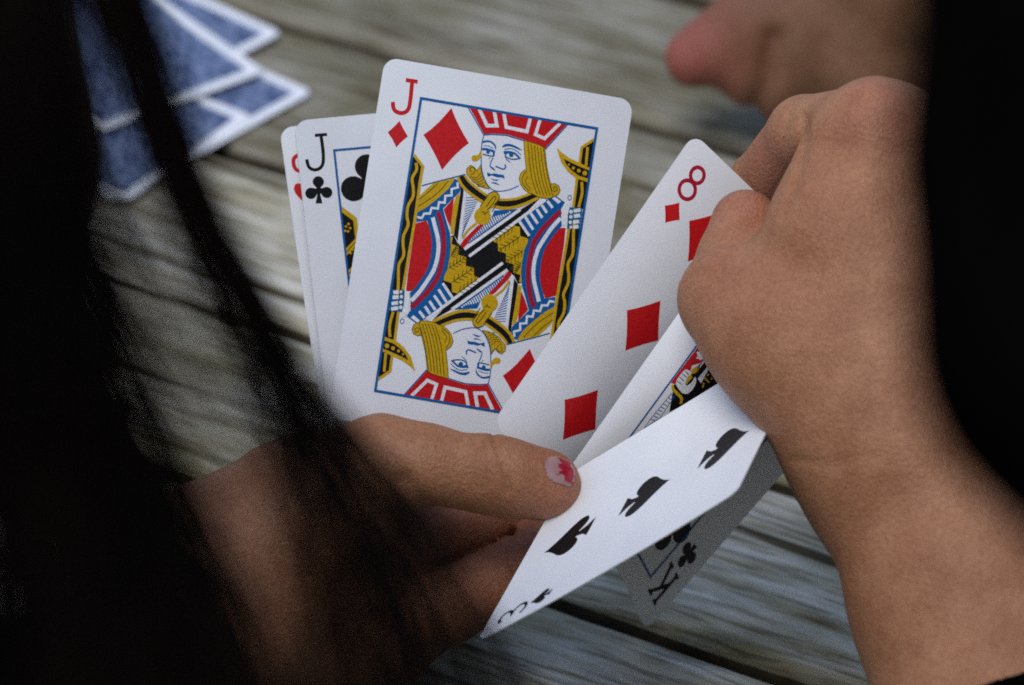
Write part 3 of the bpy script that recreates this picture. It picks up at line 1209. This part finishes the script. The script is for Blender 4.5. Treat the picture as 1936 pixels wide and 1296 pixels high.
def heart(pr, col, c, h, layer, up=1):
    s = h / 12.0
    half = [(0, -3.15), (0.8, -4.8), (2.4, -5.8), (4.2, -5.2), (5.2, -3.2), (4.8, -0.8), (3.2, 1.8), (1.4, 4.0), (0, 6.0)]
    pts = half + [(-x, y) for x, y in reversed(half[1:-1])]
    pr.poly(col, [np.array(c) + np.array(p) * s * up for p in pts], layer)


def ellipse(c, rx, ry, n=26, a0=0.0, a1=6.2832):
    a = np.linspace(a0, a1, n, endpoint=(a1 - a0 < 6.28))
    return np.stack([c[0] + rx * np.cos(a), c[1] + ry * np.sin(a)], -1)


def glyph(pr, ch, col, c, h, layer, up=1, w=1.0):
    s = h / 9.2
    c = np.array(c)

    def L(pts, sm=False, cl=False):
        pr.line(col, [c + np.array(p) * s * up for p in pts], w, layer, smooth=sm, closed=cl)

    if ch == '8':
        L(ellipse((0, -2.35), 1.8, 1.9), cl=True)
        L(ellipse((0, 2.0), 2.2, 2.2), cl=True)
    elif ch == '3':
        L([(-2.2, -3.2), (-1.2, -4.2), (0.4, -4.4), (1.8, -3.6), (1.9, -2.0), (0.8, -0.6), (-0.6, -0.2), (1.0, 0.1), (2.3, 1.4), (2.2, 3.2), (0.8, 4.3), (-1.0, 4.3), (-2.4, 3.2)], True)
    elif ch == '9':
        L([(2.0, -1.9), (1.6, -3.6), (0, -4.3), (-1.7, -3.5), (-2.1, -1.9), (-1.6, -0.3), (0, 0.3), (1.6, -0.4), (2.0, -1.9), (1.9, 1.0), (1.0, 3.4), (-0.9, 4.3)], True)
    elif ch == 'K':
        k = ((-3.0, -4.7), (-0.8, -4.7), (-0.8, -3.9), (-1.35, -3.9), (-1.35, -0.2), (1.25, -3.9), (0.7, -3.9), (0.7, -4.7), (3.1, -4.7), (3.1, -3.9), (2.5, -3.9),
             (0.55, -1.1), (2.9, 3.9), (3.4, 3.9), (3.4, 4.7), (1.2, 4.7), (1.2, 3.9), (1.65, 3.9), (-0.15, 0.0), (-1.35, 1.6), (-1.35, 3.9), (-0.8, 3.9), (-0.8, 4.7),
             (-3.0, 4.7), (-3.0, 3.9), (-2.45, 3.9), (-2.45, -3.9), (-3.0, -3.9))
        pr.poly(col, [c + np.array(p) * s * up for p in k], layer)


def letter_j(bar, path, w):
    """one outline: serif bar (clockwise from its top left) and the hooked stem that leaves it"""
    p = smooth_path(path, False)
    t = np.gradient(p, axis=0)
    t /= np.linalg.norm(t, axis=1, keepdims=True)
    nr = np.stack([-t[:, 1], t[:, 0]], -1) * w / 2
    a, b_ = p + nr, p - nr
    if np.linalg.norm(a[0] - bar[2]) > np.linalg.norm(b_[0] - bar[2]):
        a, b_ = b_, a
    return [bar[0], bar[1], bar[2]] + list(a) + list(b_[::-1]) + [bar[3]]


def both(pr, fn):
    """draw an index at its corner and, turned round, at the opposite one"""
    fn(np.array([0.0, 0.0]), 1)
    pr.cur = 1
    fn(np.array([CW, CH]), -1)
    pr.cur = 0


# ---- jack of diamonds
CJ = Card((728, 108, -3), (1198, 190, -9), (620, 790, -2), (1090, 872, -18), top=(0, 0, 4), bottom=(0, 0, 2), left=(0, 0, -2), right=(0, 0, -2))
jd = playing_card(CJ, 'jack of diamonds with red J and yellow haired figure, largest card in the fan')
back_print(CJ, jd)


def crop(x0, y0, s):
    return lambda *pts: [CJ.inv(x0 + x / s, y0 + y / s) for x, y in pts]


PX = 1 / 7.51                                   # card millimetres per photo pixel
A_, B_, C_, D_, E_, F_, G_ = (crop(x, y, 9.256) for x, y in ((750, 280), (750, 380), (860, 340), (960, 340), (830, 440), (720, 500), (880, 240)))
H_, I_, J_ = crop(780, 170, 8.1), crop(930, 190, 7.2), crop(690, 100, 3.6)
O_ = crop(0, 0, 1.0)

idx = Print(CJ)
ctr = CJ.inv(918.5, 491)
idx.sym = ctr
idx.poly('red', letter_j(J_((280, 172), (360, 185), (357, 212), (277, 200)), J_((321, 206), (308, 330), (295, 385), (262, 410), (222, 406), (196, 382), (190, 335)), 7.6 * PX), 1)
idx.pair('index_letter', jd)
idx = Print(CJ)
idx.sym = ctr
idx.poly('red', J_((235, 465), (262, 520), (292, 570), (250, 605), (213, 645), (188, 592), (155, 542), (197, 505)), 1)
idx.pair('index_pip', jd)
pip = Print(CJ)
pip.sym = ctr
pip.poly('red', H_((595, 280), (650, 425), (715, 560), (785, 690), (862, 818), (750, 905), (645, 1005), (545, 1115), (450, 1230), (390, 1090), (320, 950), (245, 815), (165, 690), (285, 605), (400, 500), (500, 390)), 1)
pip.pair('pip', jd)

pr = Print(CJ)
fr = O_((796, 186), (1128, 243), (1041, 796), (709, 739))
pr.line('blue', fr, 4.6 * PX, 9, closed=True)
pr.sym = ctr
# big black ground of the coat, symmetric about the middle
h1 = O_((1019.9, 375.7), (987.5, 394), (879.4, 472.9), (864.5, 458.9), (858, 444.8), (850.5, 447), (851.6, 461), (850.5, 482.6), (846.2, 507.5), (840, 523.8), (834.5, 534.6), (857.2, 563.7))
pr.sym = None
pr.poly('black', h1 + [2 * ctr - p for p in h1], 1)
pr.sym = ctr
# blue coat side with the arm band
blue = O_((807.3, 417.3), (810.5, 428.6), (815.4, 447), (816.4, 464.3), (813.7, 488), (808.3, 507.5), (801.9, 520), (787, 541), (778.3, 550.8), (774.6, 554),
          (776.2, 569), (776.2, 586.4), (769.2, 598.3), (787, 610), (795.6, 607), (806.4, 602.6), (857.2, 563.7), (834.5, 534.6), (840, 523.8),
          (846.2, 507.5), (850.5, 482.6), (851.6, 461), (850.5, 440.5), (845, 423), (839.7, 403.8), (837.5, 395), (844, 388), (858, 374), (868.8, 364.3),
          (872, 353.5), (865.6, 340.5), (859, 338.3), (847.2, 357.8), (825.6, 377.2), (806.2, 392.4), (788.9, 402), (786.7, 420.4))
pr.poly('blue', blue, 2)
pr.poly('red', O_((785.5, 422.7), (806.2, 417.3), (810.5, 428.6), (815.4, 447), (816.4, 464.3), (813.7, 488), (808.3, 507.5), (801.9, 520), (787, 541), (778.3, 550.8), (767.5, 550.8), (770.5, 520)), 3)
pr.line('white', O_((818, 411.3), (822.4, 428.6), (827.2, 449), (828.9, 468.6), (826.2, 490.2), (820.2, 509.6), (815, 519.6), (803.2, 537.8), (791.3, 554), (777.3, 569)), 7.4 * PX, 3, smooth=True)
pr.line('crimson', O_((827.8, 401.6), (833.2, 417.8), (837.5, 440.5), (838.6, 466.4), (835.4, 493.4), (828.9, 520), (820.5, 535.7), (806.4, 554), (791.3, 569), (777.3, 582)), 8.6 * PX, 4, smooth=True)
pr.line('white', A_((360, 1210), (440, 1228), (480, 1150), (580, 1150), (610, 1050), (720, 1060), (740, 950), (840, 960), (850, 840), (960, 830), (960, 720), (1070, 690), (1060, 600)), 4.0 * PX, 3)
pr.poly('red', O_((858, 374), (856.4, 390.8), (851.6, 430.8), (845, 415.7), (838.6, 396.2)), 3)
for a, b_ in (((1080, 330), (1255, 590)), ((1010, 440), (1150, 665)), ((930, 545), (1060, 735)), ((850, 645), (950, 800)), ((770, 735), (860, 870)), ((670, 820), (760, 940))):
    pr.line('white', F_(a, b_), 5.0 * PX, 3)
pr.poly('white', F_((570, 890), (520, 935), (640, 1020), (680, 985)), 3)
pr.line('blue', F_((460, 910), (620, 1025)), 1.8 * PX, 4)
# sleeve
pr.poly('yellow', A_((410, 830), (520, 720), (640, 620), (820, 575), (1010, 530), (1000, 570), (900, 720), (700, 900), (520, 1040), (360, 1130), (380, 980)), 3)
pr.line('olive', A_((390, 900), (560, 770), (720, 620)), 1.5 * PX, 4)
pr.line('olive', A_((380, 1020), (640, 850), (800, 700), (900, 580)), 1.5 * PX, 4, smooth=True)
pr.line('teal', A_((440, 662), (700, 590), (1010, 512), (1200, 462)), 2.2 * PX, 4)
# lapels
pr.poly('yellow', O_((868.3, 363.7), (861.3, 371.8), (856.4, 390.8), (851.6, 434), (852, 441.6), (857.5, 443.7), (862.4, 412.4), (868.3, 377.2)), 4)
pr.poly('black', O_((872, 351.3), (876.4, 360), (871, 420), (865.5, 456.6), (858, 444.4), (862.5, 412.4), (868.4, 377.2), (870, 364.3)), 4)
pr.line('white', A_((1195, 790), (1086, 1662)), 5.4 * PX, 5)
for i in range(15):
    t = i / 14
    L0 = np.array((881.5, 374)) * (1 - t) + np.array((873.5, 447)) * t
    q = np.array((905 - 2 * i * 0.3, 384 - 12)) if t < 0.25 else None
    R0 = np.array((906, 378)) * (1 - t) + np.array((876, 441)) * t
    bow = np.array((2.0, -3.0)) * math.sin(t * math.pi)
    pr.line('blue', O_(tuple(L0), tuple(R0 + bow + np.array((0, -4)))), 1.35 * PX, 4)
pr.line('yellow', B_((1400, 390), (1250, 510), (1150, 660)), 4.2 * PX, 6, smooth=True)
pr.poly('red', B_((1510, 410), (1420, 430), (1280, 570), (1170, 680), (1110, 770), (1160, 830), (1230, 760), (1270, 690), (1390, 560), (1500, 450)), 5)
# comb of white ticks beside the strap
pr.poly('blue', C_((500, 800), (640, 660), (690, 540), (1040, 520), (1150, 510), (830, 730), (230, 1130), (235, 1070), (340, 960)), 2)
for i in range(21):
    t = i / 20
    bx, by = 265 + t * 700, 1085 - t * 505
    ln = 26 + 150 * math.sin(min(1, t * 1.08) * math.pi) ** 1.2 * (0.4 + 0.6 * t)
    pr.line('white', C_((bx, by), (bx - ln * 0.42, by - ln * 0.9)), (1.6 + 1.3 * t) * PX, 4)
pr.line('white', C_((165, 1218), (1140, 522)), 5.6 * PX, 5)
pr.line('white', O_((886.7, 484.8), (1031, 378.0)), 5.4 * PX, 5)
# feathered front
pr.poly('yellow', E_((195, 70), (240, 80), (215, 200), (340, 245), (335, 390), (470, 430), (465, 580), (605, 620), (610, 750), (705, 800), (560, 920), (400, 1040),
                     (340, 1070), (225, 1040), (220, 885), (80, 840), (90, 760), (150, 640), (160, 560), (185, 440), (205, 250)), 4)
for (x0, y0), (x1, y1) in (((160, 625), (455, 440)), ((225, 870), (590, 630)), ((330, 1050), (660, 815)), ((205, 420), (320, 260))):
    pr.line('olive', E_((x0, y0), (x1, y1)), 1.5 * PX, 5)
    for q in range(5):
        t = (q + 0.4) / 5
        x, y = x0 + (x1 - x0) * t, y0 + (y1 - y0) * t
        pr.line('olive', E_((x + 8, y + 6), (x + 95, y + 30)), 1.25 * PX, 6)
        pr.line('olive', E_((x + 2, y - 12), (x + 16, y - 90)), 1.25 * PX, 6)
# collar
up_y = O_((878.6, 331.9), (887, 343.7), (899, 354.5), (912, 364.3), (921.8, 370.7), (934, 375.5), (946.4, 377.8), (960.5, 377.8), (976.7, 375.7), (989.6, 371.3), (1003.5, 366))
lo_y = O_((865.6, 335), (872, 349), (885, 363), (901, 375), (912, 382), (926, 388.5), (940, 392), (953, 394), (968, 393), (984, 388.6), (1000.4, 382), (1019, 373.6))
pr.poly('black', up_y + lo_y[::-1], 6)
pr.line('yellow', up_y, 4.6 * PX, 7, smooth=True)
pr.line('yellow', lo_y, 5.4 * PX, 7, smooth=True)
pr.line('yellow', C_((480, 560), (690, 290)), 18 * PX, 8)
pr.circle('yellow', C_((695, 292))[0], 9 * PX, 9)
pr.circle('yellow', C_((480, 640))[0], 15.7 * PX, 10)
pr.line('olive', C_((545, 480), (630, 350), (690, 290), (712, 330), (640, 450), (560, 530)), 1.5 * PX, 11, smooth=True)
pr.line('olive', C_((460, 570), (500, 560), (520, 610), (545, 570), (600, 560)), 1.5 * PX, 11)
pr.line('olive', C_((440, 470), (560, 280), (640, 215), (720, 220), (775, 290), (740, 400), (640, 560)), 1.4 * PX, 11, smooth=True)
# hat
pr.poly('red', O_((887.4, 203), (915.2, 254), (930, 252.5), (957.8, 254.2), (988.3, 263.6), (1010.6, 272), (1030.7, 280), (1071.7, 234.2)), 4)
pr.line('white', O_((906.0, 206.6), (920.7, 237.9), (939.3, 237.9), (934.6, 211.5)), 6.6 * PX, 5)
pr.line('white', O_((952.4, 214.6), (957, 240.7), (996, 249), (1002.6, 223)), 6.4 * PX, 5)
pr.line('white', O_((1021, 226.6), (1012, 254.6), (1029.3, 262.2), (1059, 233)), 6.0 * PX, 5)
pr.line('blue', O_((885, 203.5), (914.4, 255.4), (930, 254.2), (957.8, 256), (988.3, 265.4), (1010.6, 274), (1031.4, 281.6), (1073, 235)), 2.0 * PX, 6)
# face
pr.line('blue', G_((322, 140), (292, 260), (275, 420), (278, 700), (312, 860), (380, 1010), (470, 1098), (560, 1128), (680, 1120), (800, 1090), (930, 1030)), 1.7 * PX, 4, smooth=True)
pr.poly('blue', G_((300, 250), (400, 235), (480, 270), (530, 330), (532, 410), (500, 335), (450, 285), (380, 268), (300, 285)), 3, smooth=True)
pr.poly('blue', G_((640, 345), (700, 300), (800, 305), (900, 350), (990, 412), (900, 388), (820, 352), (740, 342), (660, 358)), 3, smooth=True)
pr.line('blue', G_((310, 335), (400, 338), (485, 380)), 1.2 * PX, 3, smooth=True)
pr.poly('blue', G_((285, 372), (370, 370), (450, 395), (520, 420), (505, 520), (470, 525), (480, 450), (400, 415), (290, 412)), 3)
pr.circle('blue', G_((395, 437))[0], 3.6 * PX, 4)
pr.line('teal', G_((300, 478), (390, 500), (490, 518)), 2.2 * PX, 4, smooth=True)
pr.line('blue', G_((400, 555), (440, 535)), 0.9 * PX, 4)
pr.poly('blue', G_((660, 425), (780, 422), (860, 445), (930, 505), (980, 562), (925, 548), (850, 480), (740, 465), (700, 490), (672, 470)), 3)
pr.circle('blue', G_((798, 490))[0], 4.2 * PX, 4)
pr.line('teal', G_((690, 490), (735, 545), (830, 568), (950, 556)), 2.2 * PX, 4, smooth=True)
pr.poly('blue', G_((680, 500), (720, 560), (795, 635), (745, 608), (700, 560)), 5)
pr.line('blue', G_((680, 402), (780, 380), (880, 415), (972, 497)), 1.5 * PX, 3, smooth=True)
pr.line('blue', G_((480, 540), (442, 620), (428, 690)), 1.8 * PX, 3, smooth=True)
pr.poly('blue', G_((420, 680), (480, 712), (530, 765), (495, 762), (430, 712)), 4)
pr.line('blue', G_((525, 690), (600, 722), (665, 742), (700, 705), (690, 660)), 2.6 * PX, 3, smooth=True)
pr.poly('blue', G_((375, 795), (450, 828), (500, 813), (560, 828), (670, 843), (685, 912), (640, 888), (540, 882), (470, 852), (385, 872)), 3)
pr.poly('blue', G_((435, 900), (500, 922), (590, 925), (540, 948), (480, 934)), 3)
pr.poly('blue', G_((440, 992), (480, 965), (540, 978), (602, 1026), (540, 1008), (480, 988)), 3)
# hair
hairR = G_((1020, 240), (1160, 275), (1300, 320), (1385, 375), (1400, 520), (1420, 700), (1450, 850), (1490, 1000), (1560, 990), (1630, 1030), (1650, 1100), (1620, 1180),
           (1540, 1220), (1480, 1250), (1400, 1250), (1280, 1230), (1200, 1190), (1100, 1150), (1020, 1090), (960, 1000), (935, 900), (960, 820), (1010, 770), (1060, 740), (1040, 560), (1025, 400))
pr.poly('yellow', hairR, 8)
Lh = np.array([(1032, 265), (1048, 520), (1072, 760), (1118, 980), (1190, 1180)], float)
Rh = np.array([(1375, 385), (1400, 600), (1436, 820), (1480, 1010), (1540, 1215)], float)
for t in (0.18, 0.34, 0.5, 0.66, 0.82, 0.97):
    pr.line('olive', smooth_path(np.array(G_(*[tuple(p) for p in Lh * (1 - t) + Rh * t])), False), 1.35 * PX, 9)
pr.line('olive', G_((1068, 770), (1010, 850), (990, 940), (1030, 1050), (1130, 1120)), 1.3 * PX, 9, smooth=True)
pr.line('olive', G_((1085, 860), (1050, 940), (1075, 1020), (1140, 1080)), 1.3 * PX, 9, smooth=True)
pr.line('olive', G_((1490, 1010), (1500, 1090), (1550, 1130), (1600, 1100), (1585, 1050), (1540, 1060), (1545, 1095)), 1.3 * PX, 10, smooth=True)
pr.line('olive', hairR, 1.0 * PX, 10, closed=True)
pr.poly('yellow', G_((265, 405), (285, 430), (275, 510), (240, 565), (190, 602), (130, 600), (102, 555), (130, 503), (200, 498), (240, 470)), 5, smooth=True)
hairL = A_((1468, 300), (1480, 420), (1520, 560), (1620, 715), (1540, 700), (1420, 650), (1330, 590), (1270, 510), (1220, 450), (1222, 370), (1290, 302), (1350, 330), (1400, 395), (1440, 345))
pr.poly('yellow', hairL, 8)
pr.line('olive', A_((1285, 470), (1340, 450), (1370, 390), (1340, 345), (1290, 350), (1280, 400), (1315, 410)), 1.3 * PX, 9, smooth=True)
for q in range(5):
    pr.line('olive', A_((1290 + 30 * q, 500 + 42 * q), (1390 + 28 * q, 520 + 38 * q), (1468 + 18 * q, 445 + 52 * q)), 1.2 * PX, 9, smooth=True)
pr.line('olive', hairL, 1.0 * PX, 10, closed=True)
# staff at the left, down to the lower hand
edgeS = O_((782.4, 293), (799.2, 315), (793.2, 349), (790.5, 369.7), (783.5, 420), (766.2, 520), (761.6, 549))
pr.poly('black', O_((779.5, 294), (739, 550)) + edgeS[::-1], 5)
pr.line('yellow', edgeS, 5.2 * PX, 7)
pr.line('yellow', A_((335, 262), (348, 380), (270, 530), (288, 700), (285, 850), (200, 1010), (178, 1200), (200, 1346), (122, 1526), (108, 1676), (122, 1876), (40, 2036), (28, 2222), (25, 2420), (10, 2640)), 5.4 * PX, 7, smooth=True)
# halberd at the right
pr.poly('black', I_((1400, 510), (1215, 640), (1195, 840), (1140, 1100), (1085, 1480), (1250, 1480), (1310, 1100)), 3)
pr.line('yellow', I_((1392, 528), (1220, 642), (1192, 860)), 5.0 * PX, 4)
pr.line('yellow', I_((1300, 635), (1278, 890)), 5.0 * PX, 5)
pr.line('yellow', D_((1210, -40), (1190, 130), (1142, 490)), 5.0 * PX, 4)
pr.line('yellow', D_((1290, 40), (1300, 200), (1275, 340), (1235, 480)), 5.2 * PX, 5, smooth=True)
pr.poly('yellow', I_((878, 640), (960, 720), (1060, 790), (1180, 845), (1330, 918), (1300, 1115), (1140, 1060), (1030, 970), (940, 840)), 6)
pr.poly('black', I_((975, 795), (1070, 845), (1200, 905), (1325, 955), (1305, 1065), (1180, 1025), (1080, 950), (1010, 870)), 7)
for x, y, r_ in ((1045, 875, 15), (1105, 920, 21), (1180, 957, 26), (1262, 990, 32)):
    pr.circle('yellow', I_((x, y))[0], r_ / 7.2 * PX, 8, n=12)
# hand on the shaft
pr.poly('teal', D_((1060, 480), (1290, 490), (1300, 560), (1250, 875), (1035, 860)), 7)
pr.poly('white', D_((1020, 395), (965, 470), (942, 560), (950, 700), (960, 810), (1000, 850), (1035, 850), (1040, 650), (1080, 480), (1092, 385)), 8)
for (a, b_) in (((1150, 548), (1270, 528)), ((1150, 638), (1262, 624)), ((1140, 738), (1245, 732)), ((1140, 830), (1232, 815))):
    pr.line('white', D_(a, b_), 6.6 * PX, 8)
for x, y, r_ in ((1105, 560, 33), (1100, 650, 31), (1090, 745, 29), (1100, 830, 25)):
    pr.circle('white', D_((x, y))[0], r_ / 9.256 * PX, 8, n=14)
pr.line('blue', ellipse(D_((1080, 315))[0], 3.4 * PX, 4.4 * PX, 14), 1.3 * PX, 4, closed=True)
pr.build('court_picture', jd)

# ---- jack of clubs, half hidden behind it
CC = Card((556, 229, -16), (1020, 186, -28), (632, 880, -9), (1090, 840, -34), top=(0, 0, -4), left=(-4, 0, -3))
jc = playing_card(CC, 'jack of clubs with black J, half hidden behind the jack of diamonds')
back_print(CC, jc)
CJ_save = CJ


def cropc(cd, x0, y0, s):
    return lambda *pts: [cd.inv(x0 + x / s, y0 + y / s) for x, y in pts]


K5 = cropc(CC, 560, 230, 5.18)
cc = np.array([CW / 2, CH / 2])
p = Print(CC)
p.sym = cc
p.poly('black', letter_j(K5((180, 122), (300, 113), (302, 143), (182, 154)), K5((243, 148), (262, 300), (262, 400), (235, 455), (180, 475), (125, 450), (100, 372)), 6.4 * PX), 1)
p.pair('index_letter', jc)
p = Print(CC)
p.sym = cc
def px_club(pr, cen, lobes, stem):
    c0 = K5(cen)[0]
    k_ = PX / 5.18
    rel = lambda q: tuple(K5(q)[0] - c0)
    pr.poly('black', club_outline(c0, [(*rel(l[:2]), l[2] * k_) for l in lobes], [rel(q) for q in stem]), 1)


px_club(p, (218, 665), ((215, 592, 56), (143, 705, 57), (298, 697, 56)), ((195, 630), (240, 630), (240, 700), (230, 725), (262, 803), (183, 806), (208, 725), (195, 700)))
p.pair('index_pip', jc)
p = Print(CC)
p.sym = cc
px_club(p, (695, 590), ((692, 442, 122), (560, 660, 126), (830, 640, 126)), ((640, 500), (750, 500), (750, 660), (725, 710), (760, 850), (640, 850), (670, 710), (640, 660)))
p.pair('pip', jc)
p = Print(CC)
p.sym = cc
tl_ = K5((370, 284))[0]
br_ = 2 * cc - tl_
p.sym = None
p.line('blue', [tl_, (br_[0], tl_[1]), br_, (tl_[0], br_[1])], 4.2 * PX, 6, closed=True)
p.sym = cc
x0 = tl_[0]
y0 = K5((412, 822))[0][1]
p.poly('yellow', [(x0, y0), (x0 + 3.9, y0 + 3.6), (x0 + 4.1, y0 + 32), (x0, y0 + 32)], 1)
p.poly('black', [(x0, y0 + 1.6), (x0 + 2.9, y0 + 4.3), (x0 + 3.0, y0 + 31), (x0, y0 + 31)], 2)
for q in range(5):
    yy = y0 + 9.2 + q * 5.6
    p.poly('yellow', [(x0 + 0.1, yy + 2.2), (x0 + 3.0, yy - 0.4), (x0 + 3.0, yy + 1.4), (x0 + 0.1, yy + 4.0)], 3)
    p.line('olive', [(x0 + 0.1, yy + 3.1), (x0 + 3.0, yy + 0.5)], 0.22, 4)
    for dx, dy in ((0.9, -3.6), (1.9, -3.1), (1.3, -2.3), (0.6, -2.5), (1.6, -4.2)):
        p.circle('yellow', (x0 + dx, yy + dy), 0.34, 3, n=8)
p.poly('teal', [(x0 + 4.1, y0 + 9), (x0 + 5.2, y0 + 8.2), (x0 + 4.7, y0 + 12)], 2)
p.build('court_picture', jc)

# ---- red card peeping out behind the black jack
CR = Card((528, 242, -25), (990, 194, -36), (624, 886, -14), (1080, 846, -40), left=(-3, 0, -5))
rc = playing_card(CR, 'heart card showing only a sliver of red at the far left of the fan')
back_print(CR, rc)
hp = CR.inv(575.7, 366.4)
p = Print(CR)
p.sym = cc
heart(p, 'red', hp, 6.0, 1)
p.build('index_pip', rc)
p = Print(CR)
glyph(p, '9', 'red', CR.inv(571, 322), 8.6, 1, 1, 1.0)
p.build('index_number', rc)

# ---- eight of diamonds
C8 = Card((1312, 252, 2), (1615, 545, -26), (931, 800, 2.5), (1195, 1045, -64), top=(20, 18, 10), bottom=(42, 45, 32), left=(0, 0, 1))
e8 = playing_card(C8, 'eight of diamonds leaning right, its top corner pinched by the right hand')
back_print(C8, e8)
p = Print(C8)
both(p, lambda o_, s: glyph(p, '8', 'crimson', o_ + np.array((6.9, 9.6)) * s, 9.4, 1, s, 0.95))
p.pair('index_number', e8)
p = Print(C8)
both(p, lambda o_, s: diamond(p, 'red', o_ + np.array((7.1, 18.5)) * s, 6.2, 5.3, 1, s))
p.pair('index_pip', e8)
for x, y in ((18.0, 17.0), (18.0, 44.45), (18.0, 71.9), (45.5, 17.0), (45.5, 44.45), (45.5, 71.9), (31.75, 30.6), (31.75, 58.2)):
    p = Print(C8)
    diamond(p, 'red', (x, y), 15.4, 12.0, 1)
    p.build('pip', e8)

# ---- king of clubs, bent so that its lower corner hangs in the shade
CK = Card((1412, 410, 4.5), (1700, 640, 10), (1035, 945, 5.5), (1220, 1194, -64), top=(10, -20, 10), bottom=(30, -58, 30), left=(0, 0, 0), right=(-8, 10, 0))
kc = playing_card(CK, 'king of clubs bent away into shade, black K at its lower corner')
back_print(CK, kc)
K8 = cropc(CK, 1200, 640, 6.48)
xL = float(CK.inv(1260, 731)[0])
p = Print(CK)
both(p, lambda o_, s: glyph(p, 'K', 'black', o_ + np.array((6.6, 9.4)) * s, 9.0, 1, s, 1.1))
p.pair('index_letter', kc)
p = Print(CK)
both(p, lambda o_, s: club(p, 'black', o_ + np.array((6.8, 18.4)) * s, 6.6, 1, s))
p.pair('index_pip', kc)
p = Print(CK)
both(p, lambda o_, s: club(p, 'black', o_ + np.array((17.5, 18.5)) * s, 13.0, 1, s))
p.pair('pip', kc)
p = Print(CK)
p.line('blue', [(xL, 7.0), (CW - xL, 7.0), (CW - xL, CH - 7.0), (xL, CH - 7.0)], 0.5, 9, closed=True)
p.sym = cc
p.poly('red', K8((800, 70), (900, 120), (880, 230), (810, 300), (700, 330), (680, 400), (640, 380), (560, 460), (500, 560), (440, 545)), 3)
for x, y in ((775, 190), (815, 175), (785, 245), (825, 225), (800, 212)):
    p.circle('white', K8((x, y))[0], 24 / 6.48 * PX, 4 + (x % 5) * 0, n=10)
p.items = [it for it in p.items if it[0] != 'white']
p.poly('white', K8((755, 165), (790, 165), (810, 150), (840, 165), (830, 205), (845, 235), (805, 265), (780, 250), (755, 245), (770, 205)), 4, smooth=True)
p.poly('black', K8((480, 560), (560, 580), (640, 560), (690, 440), (780, 330), (860, 270), (1200, 200), (1300, 500), (970, 620), (580, 820), (420, 900)), 2)
p.poly('white', K8((505, 560), (520, 500), (570, 430), (620, 380), (665, 400), (650, 470), (610, 545), (640, 575), (700, 530), (735, 470), (752, 520), (715, 610), (650, 672), (590, 672), (545, 630)), 5, smooth=True)
for a, b_ in (((545, 470), (600, 520)), ((585, 430), (635, 480)), ((515, 520), (570, 560)), ((620, 400), (655, 440))):
    p.line('teal', K8(a, b_), 1.7 * PX, 6)
p.poly('yellow', K8((690, 430), (705, 480), (660, 530), (615, 562), (625, 530), (660, 460)), 7)
p.circle('yellow', K8((735, 388))[0], 42 / 6.48 * PX, 8, ry=62 / 6.48 * PX, rot=0.5, n=16)
p.line('olive', K8((765, 350), (770, 400), (740, 435)), 1.6 * PX, 9)
p.line('yellow', K8((465, 565), (468, 620), (525, 680), (572, 735), (558, 800)), 6.2 * PX, 7, smooth=True)
p.poly('white', K8((770, 490), (890, 345), (900, 380), (810, 550)), 4)
p.line('white', K8((795, 350), (860, 270)), 3.2 * PX, 4)
for x, y in ((895, 445), (940, 490), (870, 500)):
    p.circle('yellow', K8((x, y))[0], 16 / 6.48 * PX, 5, n=10)
p.line('yellow', K8((850, 480), (910, 540)), 3 * PX, 4)
p.line('yellow', K8((830, 600), (845, 540)), 4 * PX, 4)
p.line('blue', K8((450, 670), (190, 985), (110, 1105)), 1.4 * PX, 3)
p.line('blue', K8((500, 690), (300, 980), (240, 1010), (110, 1105)), 1.4 * PX, 3)
for q in range(9):
    t = q / 8
    p.line('blue', K8((440 - 250 * t, 680 + 305 * t), (478 - 225 * t, 720 + 285 * t)), 1.3 * PX, 4)
p.build('court_picture', kc)

# ---- three of spades, folded forward to face the sky
C3 = Card((1560, 600, 20), (1394, 930, 58), (1083, 893, 8), (903, 1214, 44), top=(-24, 42, -6), bottom=(-24, 42, -8), left=(0, 4, -2), right=(0, 14, -6), mid=(0, 0, 0))
s3 = playing_card(C3, 'three of spades bent forward over the thumb, three black spades in a row')
back_print(C3, s3)
p = Print(C3)
both(p, lambda o_, s: glyph(p, '3', 'black', o_ + np.array((6.6, 9.6)) * s, 9.2, 1, s, 1.05))
p.pair('index_number', s3)
p = Print(C3)
both(p, lambda o_, s: spade(p, 'black', o_ + np.array((6.8, 19.0)) * s, 7.4, 1, s))
p.pair('index_pip', s3)
for y, s in ((17.0, 1), (44.45, 1), (71.9, -1)):
    p = Print(C3)
    spade(p, 'black', (31.75, y), 16.5, 1, s)
    p.build('pip', s3)

# ---- face-down cards scattered on the table
SC = [
    ((592, 180), (400, 287), 0.0010, True, -1, 'face down blue card whose white corner points at the fan of cards'),
    ((534, 72), (370, 159), 0.0018, True, -1, 'face down blue card at the far side of the pile, white corner towards the right'),
    ((384, 176), (286, -10), 0.0026, False, 1, 'face down blue card lying over the far cards, its white edge running away'),
    ((238, 392), (300, 350), 0.0014, False, 1, 'face down blue card nearest the player, seen between strands of dark hair'),
    ((182, 270), (110, 216), 0.0034, True, -1, 'face down blue card at the far left, mostly behind dark hair'),
]
for cor, alo, z, le, tn, lab in SC:
    fc = FlatCard(cor, alo, z, le, tn)
    e = playing_card(fc, lab, 'face down cards scattered on the table')
    back_print(fc, e, side=1)
